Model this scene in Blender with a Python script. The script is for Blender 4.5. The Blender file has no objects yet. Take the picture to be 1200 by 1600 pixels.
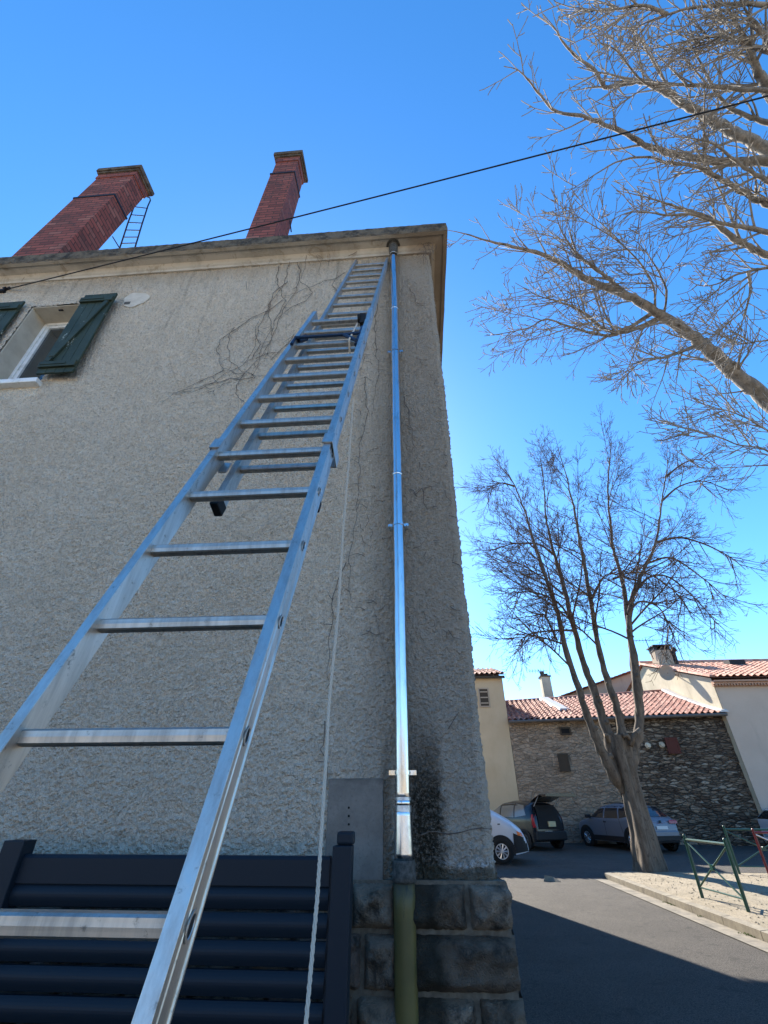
import bpy, math, random
import numpy as np
from mathutils import Vector, Matrix
random.seed(7)
sc = bpy.context.scene
COL = sc.collection
# ------------------------------------------------------------ camera, sky, sun, exposure
F_PX, TH, PS = 703.0, math.radians(33.2), math.radians(4.15)
EYE = Vector((0, 0, 1.6))
cam = bpy.data.cameras.new("camera")
cam.sensor_fit = 'VERTICAL'; cam.sensor_height = 36.0
cam.lens = 36.0 * F_PX / 1600.0
cam.clip_start = 0.05; cam.clip_end = 5000
co = bpy.data.objects.new("camera", cam); COL.objects.link(co)
co.location = EYE; co.rotation_euler = (math.pi / 2 + TH, 0, PS)
sc.camera = co
SUN_EL = math.radians(35.5)
SH = Vector((0.335, -1.0, 0)).normalized()          # direction shadows fall along the ground
w = bpy.data.worlds.new("World"); sc.world = w; w.use_nodes = True
nt = w.node_tree
sky = nt.nodes.new("ShaderNodeTexSky"); sky.sky_type = 'NISHITA'; sky.sun_disc = False
sky.sun_elevation = SUN_EL
sky.sun_rotation = math.atan2(-SH.x, -SH.y)
sky.altitude = 600; sky.air_density = 1.0; sky.dust_density = 0.3; sky.ozone_density = 3.0
bg = nt.nodes["Background"]; bg.inputs[1].default_value = 0.13
hs = nt.nodes.new("ShaderNodeHueSaturation"); hs.inputs["Saturation"].default_value = 1.28; hs.inputs["Hue"].default_value = 0.5
nt.links.new(sky.outputs[0], hs.inputs["Color"]); nt.links.new(hs.outputs[0], bg.inputs[0])
sl = bpy.data.lights.new("sun", 'SUN'); sl.energy = 5.0; sl.angle = math.radians(0.5); sl.color = (1.0, 0.93, 0.82)
so = bpy.data.objects.new("sun", sl); COL.objects.link(so)
dvec = Vector((SH.x * math.cos(SUN_EL), SH.y * math.cos(SUN_EL), -math.sin(SUN_EL)))
so.rotation_euler = dvec.to_track_quat('-Z', 'Y').to_euler()
sc.view_settings.view_transform = 'Standard'; sc.view_settings.look = 'None'
sc.view_settings.gamma = 1.0; sc.view_settings.exposure = 1.52
sc.cycles.max_bounces = 6

# ------------------------------------------------------------ measuring helpers (photo pixel -> world point)
def _ray(px, py):
    fh = Vector((-math.sin(PS), math.cos(PS), 0)); r = Vector((math.cos(PS), math.sin(PS), 0))
    Fw = fh * math.cos(TH) + Vector((0, 0, math.sin(TH))); U = -fh * math.sin(TH) + Vector((0, 0, math.cos(TH)))
    return r * ((px - 600) / F_PX) - U * ((py - 800) / F_PX) + Fw
def atY(px, py, Y):
    d = _ray(px, py); return EYE + d * (Y / d.y)
def atD(px, py, D):
    d = _ray(px, py); return EYE + d * (D / math.hypot(d.x, d.y))
def gz(y): return 0.02 * min(max(0.0, y - 15.0), 25.0)

# ------------------------------------------------------------ materials
def mat(name, color=(.5, .5, .5), rough=.8, metal=0., spec=.3):
    m = bpy.data.materials.new(name); m.use_nodes = True
    b = m.node_tree.nodes["Principled BSDF"]
    b.inputs["Base Color"].default_value = (*color, 1); b.inputs["Roughness"].default_value = rough
    b.inputs["Metallic"].default_value = metal; b.inputs["Specular IOR Level"].default_value = spec
    return m
class N:
    def __init__(s, m): s.t = m.node_tree; s.b = s.t.nodes["Principled BSDF"]; s.geo = None
    def pos(s):
        if not s.geo: s.geo = s.t.nodes.new("ShaderNodeNewGeometry")
        return s.geo.outputs["Position"]
    def mapped(s, scale=(1, 1, 1), rot=(0, 0, 0), src=None):
        n = s.t.nodes.new("ShaderNodeMapping"); n.inputs["Scale"].default_value = scale; n.inputs["Rotation"].default_value = rot
        s.t.links.new(src or s.pos(), n.inputs["Vector"]); return n.outputs[0]
    def noise(s, scale, detail=3, rough=.55, vec=None, dist=0):
        n = s.t.nodes.new("ShaderNodeTexNoise"); n.inputs["Scale"].default_value = scale
        n.inputs["Detail"].default_value = detail; n.inputs["Roughness"].default_value = rough; n.inputs["Distortion"].default_value = dist
        s.t.links.new(vec or s.pos(), n.inputs["Vector"]); return n.outputs[0]
    def voro(s, scale, vec=None, feature='F1', out="Distance", rnd=1):
        n = s.t.nodes.new("ShaderNodeTexVoronoi"); n.feature = feature; n.inputs["Scale"].default_value = scale
        n.inputs["Randomness"].default_value = rnd
        s.t.links.new(vec or s.pos(), n.inputs["Vector"]); return n.outputs[out]
    def ramp(s, fac, stops, interp='LINEAR'):
        n = s.t.nodes.new("ShaderNodeValToRGB"); n.color_ramp.interpolation = interp
        e = n.color_ramp.elements
        while len(e) < len(stops): e.new(0.5)
        for i, (p, c) in enumerate(stops):
            e[i].position = p; e[i].color = (*c, 1) if isinstance(c, tuple) else (c, c, c, 1)
        s.t.links.new(fac, n.inputs[0]); return n.outputs[0]
    def mix(s, fac, a, b, mode='MIX'):
        n = s.t.nodes.new("ShaderNodeMix"); n.data_type = 'RGBA'; n.blend_type = mode
        for i, v in ((0, fac), (6, a), (7, b)):
            if isinstance(v, (int, float)): n.inputs[i].default_value = v
            elif isinstance(v, tuple): n.inputs[i].default_value = (*v, 1)
            else: s.t.links.new(v, n.inputs[i])
        return n.outputs[2]
    def math(s, op, a, b=0.0, c=None):
        n = s.t.nodes.new("ShaderNodeMath"); n.operation = op
        for i, v in ((0, a), (1, b), (2, c)):
            if v is None: continue
            if isinstance(v, (int, float)): n.inputs[i].default_value = v
            else: s.t.links.new(v, n.inputs[i])
        return n.outputs[0]
    def sep(s, v=None):
        n = s.t.nodes.new("ShaderNodeSeparateXYZ"); s.t.links.new(v or s.pos(), n.inputs[0]); return n.outputs
    def rng(s, v, a, b, c=0., d=1.):
        n = s.t.nodes.new("ShaderNodeMapRange"); n.interpolation_type = 'SMOOTHSTEP'
        for i, k in ((1, a), (2, b), (3, c), (4, d)): n.inputs[i].default_value = k
        s.t.links.new(v, n.inputs[0]); return n.outputs[0]
    def color(s, c): s.t.links.new(c, s.b.inputs["Base Color"])
    def rough(s, c): s.t.links.new(c, s.b.inputs["Roughness"])
    def bump(s, h, strength=.5, dist=.01):
        n = s.t.nodes.new("ShaderNodeBump"); n.inputs["Strength"].default_value = strength; n.inputs["Distance"].default_value = dist
        s.t.links.new(h, n.inputs["Height"]); s.t.links.new(n.outputs[0], s.b.inputs["Normal"])

M = {}
def mk(name, *a, **k):
    M[name] = mat(name, *a, **k); return N(M[name])

# roughcast render with its stains
n = mk('roughcast', rough=.95, spec=.15)
X, Y, Z = n.sep()
big = n.noise(1.1, 4, .6); mid = n.noise(9, 4, .65); fine = n.noise(75, 3, .7); drip = n.noise(1, 4, .6, n.mapped((5, 5, .45)))
c = n.mix(n.rng(big, .35, .65), (.87, .72, .545), (.91, .765, .59))
c = n.mix(n.rng(mid, .42, .7, 0, .3), c, (.64, .52, .39))
gr = n.sep(n.voro(95, out="Color"))[0]
c = n.mix(n.rng(gr, .72, .95, 0, .45), c, (.42, .335, .25)); c = n.mix(n.rng(gr, .22, .05, 0, .7), c, (.95, .84, .68)); c = n.mix(n.rng(fine, .5, .72, 0, .3), c, (.50, .40, .30))
# greyer, darker strip round the downpipe and at the corner
band = n.rng(n.math('ADD', X, n.math('MULTIPLY', drip, .35)), -.42, .12)
c = n.mix(n.math('MULTIPLY', band, .72), c, (.33, .27, .21))
low = n.rng(Z, 3.4, 1.4)
c = n.mix(n.math('MULTIPLY', low, .3), c, (.56, .50, .44))
# black moss streak right of the pipe
sx = n.math('ABSOLUTE', n.math('SUBTRACT', X, n.math('ADD', .0, n.math('MULTIPLY', n.noise(5, 2), .03))))
st = n.math('MULTIPLY', n.rng(n.math('ADD', sx, n.math('MULTIPLY', n.noise(26, 6, .8), .16)), .20, .13), n.rng(n.math('ADD', Z, n.math('MULTIPLY', drip, .3)), 2.35, 1.75))
c = n.mix(n.math('MULTIPLY', st, n.rng(n.noise(60, 4, .8), .30, .55, .45, .97)), c, (.022, .019, .012))
st2 = n.math('MULTIPLY', n.rng(n.math('ABSOLUTE', n.math('ADD', X, .19)), .05, .0), n.rng(n.math('ADD', Z, n.math('MULTIPLY', mid, .3)), 2.3, 1.8))
c = n.mix(n.math('MULTIPLY', st2, .55), c, (.12, .095, .06))
st3 = n.math('MULTIPLY', n.rng(n.math('ADD', Z, n.math('MULTIPLY', n.noise(13, 4, .7), .14)), 1.455, 1.40), n.rng(X, -.12, 0.0))
c = n.mix(n.math('MULTIPLY', st3, .8), c, (.07, .065, .045))
wh = n.math('MULTIPLY', n.rng(n.math('ABSOLUTE', n.math('SUBTRACT', n.math('ADD', Z, n.math('MULTIPLY', mid, .05)), 1.395)), .028, .012), n.rng(X, .05, .14))
c = n.mix(n.math('MULTIPLY', wh, n.rng(n.noise(35, 5, .8), .42, .58)), c, (.62, .6, .57))
# rusty wash under the eaves
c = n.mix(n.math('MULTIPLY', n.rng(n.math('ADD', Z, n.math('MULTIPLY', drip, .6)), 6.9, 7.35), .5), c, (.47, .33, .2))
stk = n.math('MULTIPLY', n.rng(n.noise(1, 5, .7, n.mapped((11, 11, .35))), .54, .70), n.rng(n.math('ADD', Z, n.math('MULTIPLY', n.noise(2, 3), 1.8)), 5.6, 7.3)); c = n.mix(n.math('MULTIPLY', stk, .35), c, (.24, .19, .14))
crk = n.math('MULTIPLY', n.rng(n.voro(.9, n.mapped((1, 1, .7), src=None), 'DISTANCE_TO_EDGE'), .006, .002), n.rng(n.noise(1.7, 2), .5, .56)); c = n.mix(n.math('MULTIPLY', crk, .2), c, (.14, .11, .08))
n.color(c)
n.bump(n.math('ADD', n.math('MULTIPLY', n.noise(150, 4, .75), .5), n.math('MULTIPLY', n.noise(85, 2, .5), 1.7)), 1.0, .024)

n = mk('cornice_paint', rough=.85)
c = n.mix(n.rng(n.noise(3, 5, .65), .4, .65), (.50, .445, .37), (.37, .325, .265))
c = n.mix(n.math('MULTIPLY', n.rng(n.noise(6, 6, .75, dist=1), .5, .68), .7), c, (.25, .19, .12))
X, Y, Z = n.sep(); c = n.mix(n.math('MULTIPLY', n.rng(n.math('ADD', X, n.math('MULTIPLY', n.noise(4, 4), .9)), .1, .9), .75), c, (.2, .14, .09))
n.color(c); n.bump(n.noise(40, 4), .3, .005)
n = mk('cornice_edge', rough=.95)
c = n.mix(n.rng(n.noise(7, 6, .75), .38, .66), (.15, .115, .075), (.035, .028, .02)); c = n.mix(n.rng(n.noise(30, 4, .7), .55, .7, 0, .7), c, (.22, .175, .12))
n.color(c); n.bump(n.noise(25, 5, .7), .8, .012)
n = mk('smooth_render', rough=.9); c = n.mix(n.rng(n.noise(8, 5, .6), .3, .7), (.60, .53, .42), (.50, .43, .33)); n.color(c); n.bump(n.noise(50, 3), .2, .004)
n = mk('plaster_patch', rough=.9); c = n.mix(n.rng(n.noise(14, 5, .6), .3, .7), (.62, .55, .45), (.52, .45, .36)); n.color(c); n.bump(n.noise(30, 3), .5, .006)
n = mk('cement_panel', rough=.9)
c = n.mix(n.rng(n.noise(6, 5, .65), .3, .7), (.15, .13, .11), (.225, .195, .165)); c = n.mix(n.rng(n.noise(60, 4, .7), .5, .75, 0, .6), c, (.09, .085, .08))
X, Y, Z = n.sep(); c = n.mix(n.math('MULTIPLY', n.rng(n.math('ADD', Z, n.math('MULTIPLY', n.noise(9, 4), .12)), 1.76, 1.80), .7), c, (.07, .065, .055)); n.color(c); n.bump(n.noise(70, 4), .35, .004)
n = mk('dark', (.008, .008, .008), .9)
n = mk('shutter_paint', rough=.6)
c = n.mix(n.rng(n.noise(4, 4), .35, .65), (.028, .040, .025), (.042, .056, .036)); c = n.mix(n.rng(n.noise(11, 6, .8, n.mapped((1, 1, .4))), .635, .66), c, (.42, .44, .38)); n.color(c); n.bump(n.noise(30, 4, .6, n.mapped((4, 4, .4))), .4, .004)
n = mk('white_paint', rough=.5); c = n.mix(n.rng(n.noise(12, 5, .7), .45, .75), (.80, .79, .76), (.55, .53, .48)); n.color(c)
n = mk('glass_dark', (.03, .035, .035), .06, 0, .9)
n = mk('curtain', (.35, .36, .34), .8)

# brick (horizontal courses, any face)
n = mk('chimney_brick', rough=.9)
X, Y, Z = n.sep()
zw = n.math('DIVIDE', Z, .088); row = n.math('FLOOR', zw); fr = n.math('FRACT', zw)
hx = n.math('ADD', n.math('DIVIDE', n.math('ADD', X, Y), .24), n.math('MULTIPLY', n.math('MODULO', row, 2), .5)); fx = n.math('FRACT', hx)
mj = n.math('MAXIMUM', n.math('LESS_THAN', fr, .24), n.math('LESS_THAN', fx, .06))
cell = n.t.nodes.new("ShaderNodeCombineXYZ"); n.t.links.new(n.math('FLOOR', hx), cell.inputs[0]); n.t.links.new(row, cell.inputs[2])
wn = n.t.nodes.new("ShaderNodeTexWhiteNoise"); n.t.links.new(cell.outputs[0], wn.inputs[0])
c = n.ramp(wn.outputs[0], [(0, (.20, .062, .05)), (.5, (.28, .085, .065)), (.8, (.14, .045, .038)), (1, (.32, .13, .10))])
c = n.mix(n.rng(n.noise(3, 5, .7), .5, .7, 0, .75), c, (.09, .045, .04))
c = n.mix(n.math('MULTIPLY', mj, .9), c, (.055, .035, .03)); n.color(c)
n.bump(n.math('SUBTRACT', n.noise(60, 3), n.math('MULTIPLY', mj, 1.5)), .7, .01)
n = mk('cap_mortar', rough=.95); c = n.mix(n.rng(n.noise(9, 6, .7), .35, .7), (.05, .04, .03), (.15, .12, .09)); n.color(c); n.bump(n.noise(20, 5), .8, .02)
n = mk('iron', (.03, .03, .035), .6, .6)

# ladder aluminium: dull, with streaks
def alu(name, base, r0, r1):
    n = mk(name, base, .4, 1.0)
    v = n.mapped((30, 30, 2.2)); s1 = n.noise(1, 5, .7, v); s2 = n.noise(35, 5, .75)
    c = n.mix(n.rng(s1, .35, .7), base, tuple(x * .72 for x in base)); c = n.mix(n.rng(s2, .58, .72), c, tuple(x * .45 for x in base))
    n.color(c); n.rough(n.ramp(n.math('ADD', n.math('MULTIPLY', s1, .6), n.math('MULTIPLY', s2, .4)), [(.3, r0), (.7, r1)]))
    n.bump(n.noise(1, 4, .7, n.mapped((160, 160, 6))), .12, .002)
alu('aluminium', (.66, .605, .545), .34, .55)
alu('aluminium_worn', (.54, .49, .43), .38, .6)
n = mk('zinc', (.88, .89, .90), .1, 1.0)
s = n.noise(1, 5, .65, n.mapped((14, 14, 1.2))); n.rough(n.ramp(s, [(.3, .10), (.72, .30)]))
c = n.mix(n.rng(n.noise(9, 6, .7, n.mapped((3, 3, .6))), .52, .72), (.72, .72, .72), (.42, .41, .40)); n.color(c)
n.bump(n.noise(1, 3, .5, n.mapped((9, 9, 2.5))), .22, .02)
n = mk('zinc_dull', (.62, .63, .64), .42, 1.0)
c = n.mix(n.rng(n.noise(25, 6, .7), .4, .7), (.66, .67, .68), (.36, .36, .37)); n.color(c)
n = mk('zinc_flare', (.80, .81, .83), .26, 1.0); c = n.mix(n.rng(n.noise(12, 5, .7), .45, .75), (.70, .70, .71), (.42, .42, .43)); n.color(c)
n = mk('olive_pipe', rough=.45)
c = n.mix(n.rng(n.noise(5, 5, .65), .35, .7), (.135, .108, .036), (.10, .082, .030)); c = n.mix(n.rng(n.noise(1, 5, .7, n.mapped((30, 30, 5))), .60, .7), c, (.03, .028, .02))
X, Y, Z = n.sep(); c = n.mix(n.math('MULTIPLY', n.rng(n.math('ADD', Z, n.math('MULTIPLY', n.noise(30, 4), .1)), 1.28, 1.36), .85), c, (.05, .047, .035)); n.color(c); n.bump(n.noise(30, 4), .15, .003)
n = mk('collar_dirt', rough=.9); c = n.mix(n.rng(n.noise(40, 5, .7), .35, .7), (.045, .042, .036), (.11, .10, .085)); n.color(c); n.bump(n.noise(50, 4), .5, .004)
n = mk('basalt', rough=.85)
isl = n.t.nodes.new("ShaderNodeNewGeometry").outputs["Random Per Island"]
c = n.ramp(isl, [(0, (.25, .19, .13)), (.4, (.16, .122, .09)), (.7, (.18, .13, .105)), (1, (.32, .25, .18))])
c = n.mix(n.rng(n.noise(9, 6, .7), .45, .70), c, (.05, .043, .034)); c = n.mix(n.rng(n.noise(22, 6, .75), .60, .72, 0, .6), c, (.24, .23, .22))
X, Y, Z = n.sep(); mo = n.math('MULTIPLY', n.rng(n.math('ABSOLUTE', n.math('ADD', X, n.math('MULTIPLY', n.noise(8, 4), .06))), .13, .05), .8)
c = n.mix(mo, c, (.022, .022, .014)); n.color(c); n.bump(n.math('ADD', n.math('MULTIPLY', n.noise(16, 6, .75, dist=1.2), 2.5), n.noise(120, 3)), 1.0, .02)
n = mk('joint_mortar', rough=.95); c = n.mix(n.rng(n.noise(25, 5, .7), .35, .7), (.10, .082, .062), (.17, .145, .11)); n.color(c); n.bump(n.noise(70, 4), .5, .005)
n = mk('anthracite', (.009, .015, .023), .5, 0, .22); n.bump(n.noise(300, 2), .08, .001)
n.color(n.mix(n.rng(n.noise(25, 6, .8), .66, .74, 0, .4), (.009, .015, .023), (.04, .043, .045)))
n = mk('rope_fibre', (.58, .50, .40), .9); n.bump(n.noise(400, 2), .4, .002)
n = mk('vine_bark', rough=.95); n.color(n.mix(n.rng(n.noise(20, 3), .35, .65), (.09, .068, .055), (.17, .135, .105)))
n = mk('cable_rubber', (.012, .012, .014), .6)
n = mk('blue_plastic', (.012, .03, .07), .5)
n = mk('black_rubber', (.012, .012, .012), .7)

# trees
def bark(name, a, b, d):
    n = mk(name, rough=.9); v = n.mapped((9, 9, 2)); c = n.mix(n.rng(n.noise(1, 5, .7, v), .35, .65), a, b)
    c = n.mix(n.rng(n.noise(7, 5, .7), .55, .68, 0, .8), c, d); n.color(c); n.bump(n.noise(1, 6, .7, n.mapped((22, 22, 4))), .8, .02)
bark('bark_far', (.17, .135, .10), (.09, .07, .05), (.035, .026, .02))
bark('bark_near', (.30, .27, .235), (.15, .135, .115), (.05, .043, .036))
mk('twig_far', (.11, .068, .042), .8); mk('twig_near', (.24, .215, .185), .8)

# ground
n = mk('asphalt', rough=.92)
c = n.mix(n.rng(n.noise(1.2, 4), .3, .7), (.062, .054, .045), (.082, .072, .060)); c = n.mix(n.rng(n.noise(70, 4, .85), .5, .66), c, (.17, .155, .135)); c = n.mix(n.rng(n.noise(3, 5, .7), .58, .64, 0, .5), c, (.03, .028, .025)); c = n.mix(n.rng(n.voro(90), .5, .7, 0, .7), c, (.015, .015, .015))
n.color(c); n.bump(n.noise(80, 4, .85), 1, .012)
n = mk('paving_sand', rough=.95)
c = n.mix(n.rng(n.noise(2.5, 5, .7), .3, .7), (.26, .22, .155), (.36, .30, .215)); c = n.mix(n.rng(n.noise(28, 5, .8), .5, .68), c, (.13, .105, .07)); n.color(c); n.bump(n.noise(45, 5, .8), 1, .02)
n = mk('kerb_stone', rough=.9); c = n.mix(n.rng(n.noise(5, 6, .7), .3, .7), (.25, .22, .165), (.15, .13, .10)); c = n.mix(n.rng(n.noise(80, 3, .8), .5, .7, 0, .6), c, (.34, .3, .24)); n.color(c); n.bump(n.noise(60, 4), .5, .006)
n = mk('gutter_concrete', rough=.92); c = n.mix(n.rng(n.noise(3, 6, .75), .35, .7), (.24, .21, .165), (.12, .11, .09)); n.color(c); n.bump(n.noise(60, 4), .5, .006)
n = mk('field_soil', rough=1); n.color(n.mix(n.noise(.05, 4), (.08, .075, .06), (.12, .11, .08)))
mk('weed_leaf', (.09, .13, .03), .8)

# far buildings
n = mk('rubble', rough=.95)
v = n.mapped((2.3, 2.3, 7.5)); dn = n.noise(2.5, 3, .6)
vd = n.voro(1.35, v); vc = n.voro(1.35, v, out="Color"); ve = n.voro(1.35, v, 'DISTANCE_TO_EDGE')
vs = n.sep(vc)[0]
c = n.ramp(vs, [(0, (.08, .057, .04)), (.35, (.16, .115, .078)), (.7, (.24, .18, .122)), (1, (.40, .32, .23))])
c = n.mix(n.rng(n.noise(7, 5, .8), .5, .7, 0, .7), c, (.03, .022, .016)); c = n.mix(n.rng(ve, .06, .02, 0, .7), c, (.05, .038, .028))
n.color(c); n.bump(n.math('ADD', n.math('MULTIPLY', n.rng(ve, 0, .15), 1.0), n.math('MULTIPLY', n.noise(9, 5, .7), .8)), 1, .09)
n = mk('old_render', rough=.95)
X, Y, Z = n.sep()
c = n.mix(n.rng(n.noise(1.2, 5, .7), .35, .65), (.38, .29, .20), (.27, .205, .145)); c = n.mix(n.rng(n.noise(6, 6, .75), .5, .7, 0, .7), c, (.10, .08, .06))
v = n.mapped((2.4, 2.4, 3.6)); ve = n.voro(1, v, 'DISTANCE_TO_EDGE', rnd=.55); c = n.mix(n.rng(ve, .06, .015, 0, .5), c, (.33, .27, .20))
v3 = n.mapped((3.2, 3.2, 6.5)); k3 = n.sep(n.voro(1.2, v3, out="Color"))[0]; c = n.mix(n.rng(n.noise(.8, 3), .38, .6, .25, .75), c, n.ramp(k3, [(0, (.17, .125, .085)), (.5, (.31, .235, .16)), (1, (.46, .36, .26))]))
lowm = n.math('MULTIPLY', n.rng(n.math('ADD', Z, n.noise(1.5, 4)), 3.4, 2.7), n.rng(n.math('ADD', Z, n.noise(2, 4)), 1.6, 2.2))
c = n.mix(n.math('MULTIPLY', lowm, n.rng(n.noise(9, 5, .8), .45, .6)), c, (.30, .225, .15))
c = n.mix(n.rng(n.math('ADD', Z, n.math('MULTIPLY', n.noise(2, 4), .8)), 1.7, 1.1, 0, .8), c, (.25, .21, .16)); n.color(c); n.bump(n.math('ADD', n.noise(11, 6, .8), n.rng(n.voro(1.2, v3, 'DISTANCE_TO_EDGE'), 0, .1)), .9, .05)
def render_mat(name, a, b, d):
    n = mk(name, rough=.93); c = n.mix(n.rng(n.noise(.7, 5, .65), .3, .7), a, b); c = n.mix(n.rng(n.noise(1, 5, .7, n.mapped((2, 2, .4))), .52, .75, 0, .5), c, d); n.color(c); n.bump(n.noise(30, 4), .4, .01)
render_mat('tower_render', (.56, .44, .28), (.50, .385, .24), (.42, .32, .2))
render_mat('pink_render', (.60, .465, .35), (.55, .42, .315), (.47, .36, .27))
render_mat('gable_render', (.60, .52, .38), (.46, .39, .27), (.34, .28, .19))
render_mat('mid_render', (.42, .34, .25), (.36, .29, .21), (.26, .2, .15))
n = mk('clay_tile', rough=.85)
v = n.mapped((3.2, 3.2, 3.2)); wn = n.voro(1.2, v, out="Color"); k = n.sep(wn)[0]
c = n.ramp(k, [(0, (.20, .075, .055)), (.5, (.36, .15, .105)), (1, (.48, .26, .19))]); c = n.mix(n.rng(n.noise(5, 5, .75), .5, .72, 0, .7), c, (.12, .06, .045)); n.color(c); n.bump(n.noise(30, 4), .4, .01)
n = mk('clay_new', rough=.8); v = n.mapped((3, 3, 3)); k = n.sep(n.voro(1.3, v, out="Color"))[0]
c = n.ramp(k, [(0, (.42, .18, .12)), (.5, (.54, .27, .18)), (1, (.62, .38, .28))]); c = n.mix(n.rng(n.noise(4, 4), .5, .75, 0, .6), c, (.4, .24, .17)); n.color(c)
mk('flashing', (.55, .53, .50), .7); mk('gutter_metal', (.16, .14, .12), .5, .5); mk('wood_old', (.06, .045, .03), .85); mk('wood_red', (.10, .03, .02), .8)
mk('tile_soffit', (.50, .30, .2), .9)
# vehicles
mk('paint_silver', (.17, .19, .225), .38, .3, .4); mk('paint_black', (.010, .011, .014), .22, 0, .5); mk('paint_white', (.58, .58, .60), .3, 0, .5)
mk('seen_through', (.16, .155, .13), .12, 0, .8); mk('car_glass', (.012, .014, .018), .05, 0, .6); mk('trim_black', (.015, .015, .016), .6); mk('tyre', (.014, .014, .014), .85)
mk('rim_alloy', (.55, .55, .56), .35, .8); mk('rim_dull', (.12, .12, .12), .6, .3); mk('lamp_red', (.35, .01, .015), .2, 0, .7); mk('lamp_orange', (.8, .16, .02), .2, 0, .7)
mk('lamp_clear', (.7, .72, .75), .12, 0, .9); mk('plate_white', (.65, .65, .62), .5); mk('plate_yellow', (.55, .48, .28), .5); mk('car_inside', (.02, .02, .02), .9)
n = mk('green_paint', (.010, .06, .04), .35, 0, .5); n.color(n.mix(n.rng(n.noise(18, 5, .8), .62, .72, 0, .5), (.010, .06, .04), (.05, .08, .06)))
mk('red_paint', (.13, .012, .015), .35, 0, .5); mk('light_metal', (.6, .6, .6), .5, .5)

# ------------------------------------------------------------ mesh helpers
ORG = {}
class MB:
    def __init__(s): s.v = []; s.f = []; s.mi = []; s.cur = 0
    def add(s, verts, faces):
        o = len(s.v); s.v += [tuple(p) for p in verts]
        for f in faces: s.f.append([i + o for i in f]); s.mi.append(s.cur)
    def box(s, a, b, R=None, o=None):
        x0, y0, z0 = a; x1, y1, z1 = b
        vs = [Vector(p) for p in ((x0,y0,z0),(x1,y0,z0),(x1,y1,z0),(x0,y1,z0),(x0,y0,z1),(x1,y0,z1),(x1,y1,z1),(x0,y1,z1))]
        if R is not None: vs = [R @ p for p in vs]
        if o is not None: vs = [p + Vector(o) for p in vs]
        s.add(vs, [(3,2,1,0),(4,5,6,7),(0,1,5,4),(1,2,6,5),(2,3,7,6),(3,0,4,7)])
    def prism(s, prof, A, B, U, V):
        """closed 2D profile (u,v) swept from A to B"""
        A, B, U, V = Vector(A), Vector(B), Vector(U), Vector(V); k = len(prof)
        vs = [A + U*u + V*v for u, v in prof] + [B + U*u + V*v for u, v in prof]
        s.add(vs, [(i, (i+1) % k, k+(i+1) % k, k+i) for i in range(k)] + [tuple(range(k))[::-1], tuple(range(k, 2*k))])
    def tube(s, pts, rad, n=8, cap=True):
        pts = [Vector(p) for p in pts]; m = len(pts)
        if not hasattr(rad, '__len__'): rad = [rad]*m
        t = (pts[1]-pts[0]).normalized(); up = Vector((0,0,1)) if abs(t.z) < .9 else Vector((1,0,0))
        u = t.cross(up).normalized(); vs = []
        for i, p in enumerate(pts):
            a = pts[max(i-1,0)]; b = pts[min(i+1,m-1)]; t = (b-a)
            if t.length < 1e-9: t = Vector((0,0,1))
            t.normalize(); u = (u - t*u.dot(t)).normalized(); v = t.cross(u)
            for k in range(n):
                an = 2*math.pi*k/n; vs.append(p + (u*math.cos(an)+v*math.sin(an))*rad[i])
        fs = [(i*n+k, i*n+(k+1)%n, (i+1)*n+(k+1)%n, (i+1)*n+k) for i in range(m-1) for k in range(n)]
        if cap: fs += [tuple(range(n))[::-1], tuple(range((m-1)*n, m*n))]
        s.add(vs, fs)
    def ring(s, c, axis, r0, r1, h, n=24):
        c = Vector(c); ax = Vector(axis).normalized(); u = ax.orthogonal().normalized(); v = ax.cross(u); vs = []
        for (r, t) in ((r0,-h/2),(r1,-h/2),(r1,h/2),(r0,h/2)):
            for k in range(n): a = 2*math.pi*k/n; vs.append(c+ax*t+(u*math.cos(a)+v*math.sin(a))*r)
        s.add(vs, [(j*n+k, j*n+(k+1)%n, ((j+1)%4)*n+(k+1)%n, ((j+1)%4)*n+k) for j in range(4) for k in range(n)])
    def build(s, name, m, parent=None, smooth=False, bevel=0):
        o_ = Vector((0,0,0)) if parent is None else ORG.get(parent.name, Vector((0,0,0)))
        me = bpy.data.meshes.new(name)
        if bevel or smooth or True:
            me.from_pydata([(p[0]-o_.x, p[1]-o_.y, p[2]-o_.z) for p in s.v], [], s.f)
        for x in (m if isinstance(m, (list, tuple)) else [m]): me.materials.append(M[x])
        me.polygons.foreach_set('material_index', s.mi)
        if smooth: me.polygons.foreach_set('use_smooth', [True]*len(me.polygons))
        me.update(); ob = bpy.data.objects.new(name, me); COL.objects.link(ob)
        if parent is not None: ob.parent = parent
        ORG[ob.name] = o_
        if bevel:
            b = ob.modifiers.new('bevel', 'BEVEL'); b.width = bevel; b.segments = 2; b.limit_method = 'ANGLE'
        return ob
def tag(o, label, cat, group=None, kind=None):
    if label: o['label'] = label
    if cat: o['category'] = cat
    if group: o['group'] = group
    if kind: o['kind'] = kind
    return o
def empty(name, loc, label=None, cat=None, group=None):
    o = bpy.data.objects.new(name, None); COL.objects.link(o); o.location = loc; o.empty_display_size = .1
    ORG[o.name] = Vector(loc); return tag(o, label, cat, group)
def copy_child(o, parent, off):
    c = o.copy(); COL.objects.link(c); c.parent = parent; c.location = o.location + Vector(off); return c
def smoothstep(x): x = np.clip(x, 0, 1); return x*x*(3-2*x)
_T = {}
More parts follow.
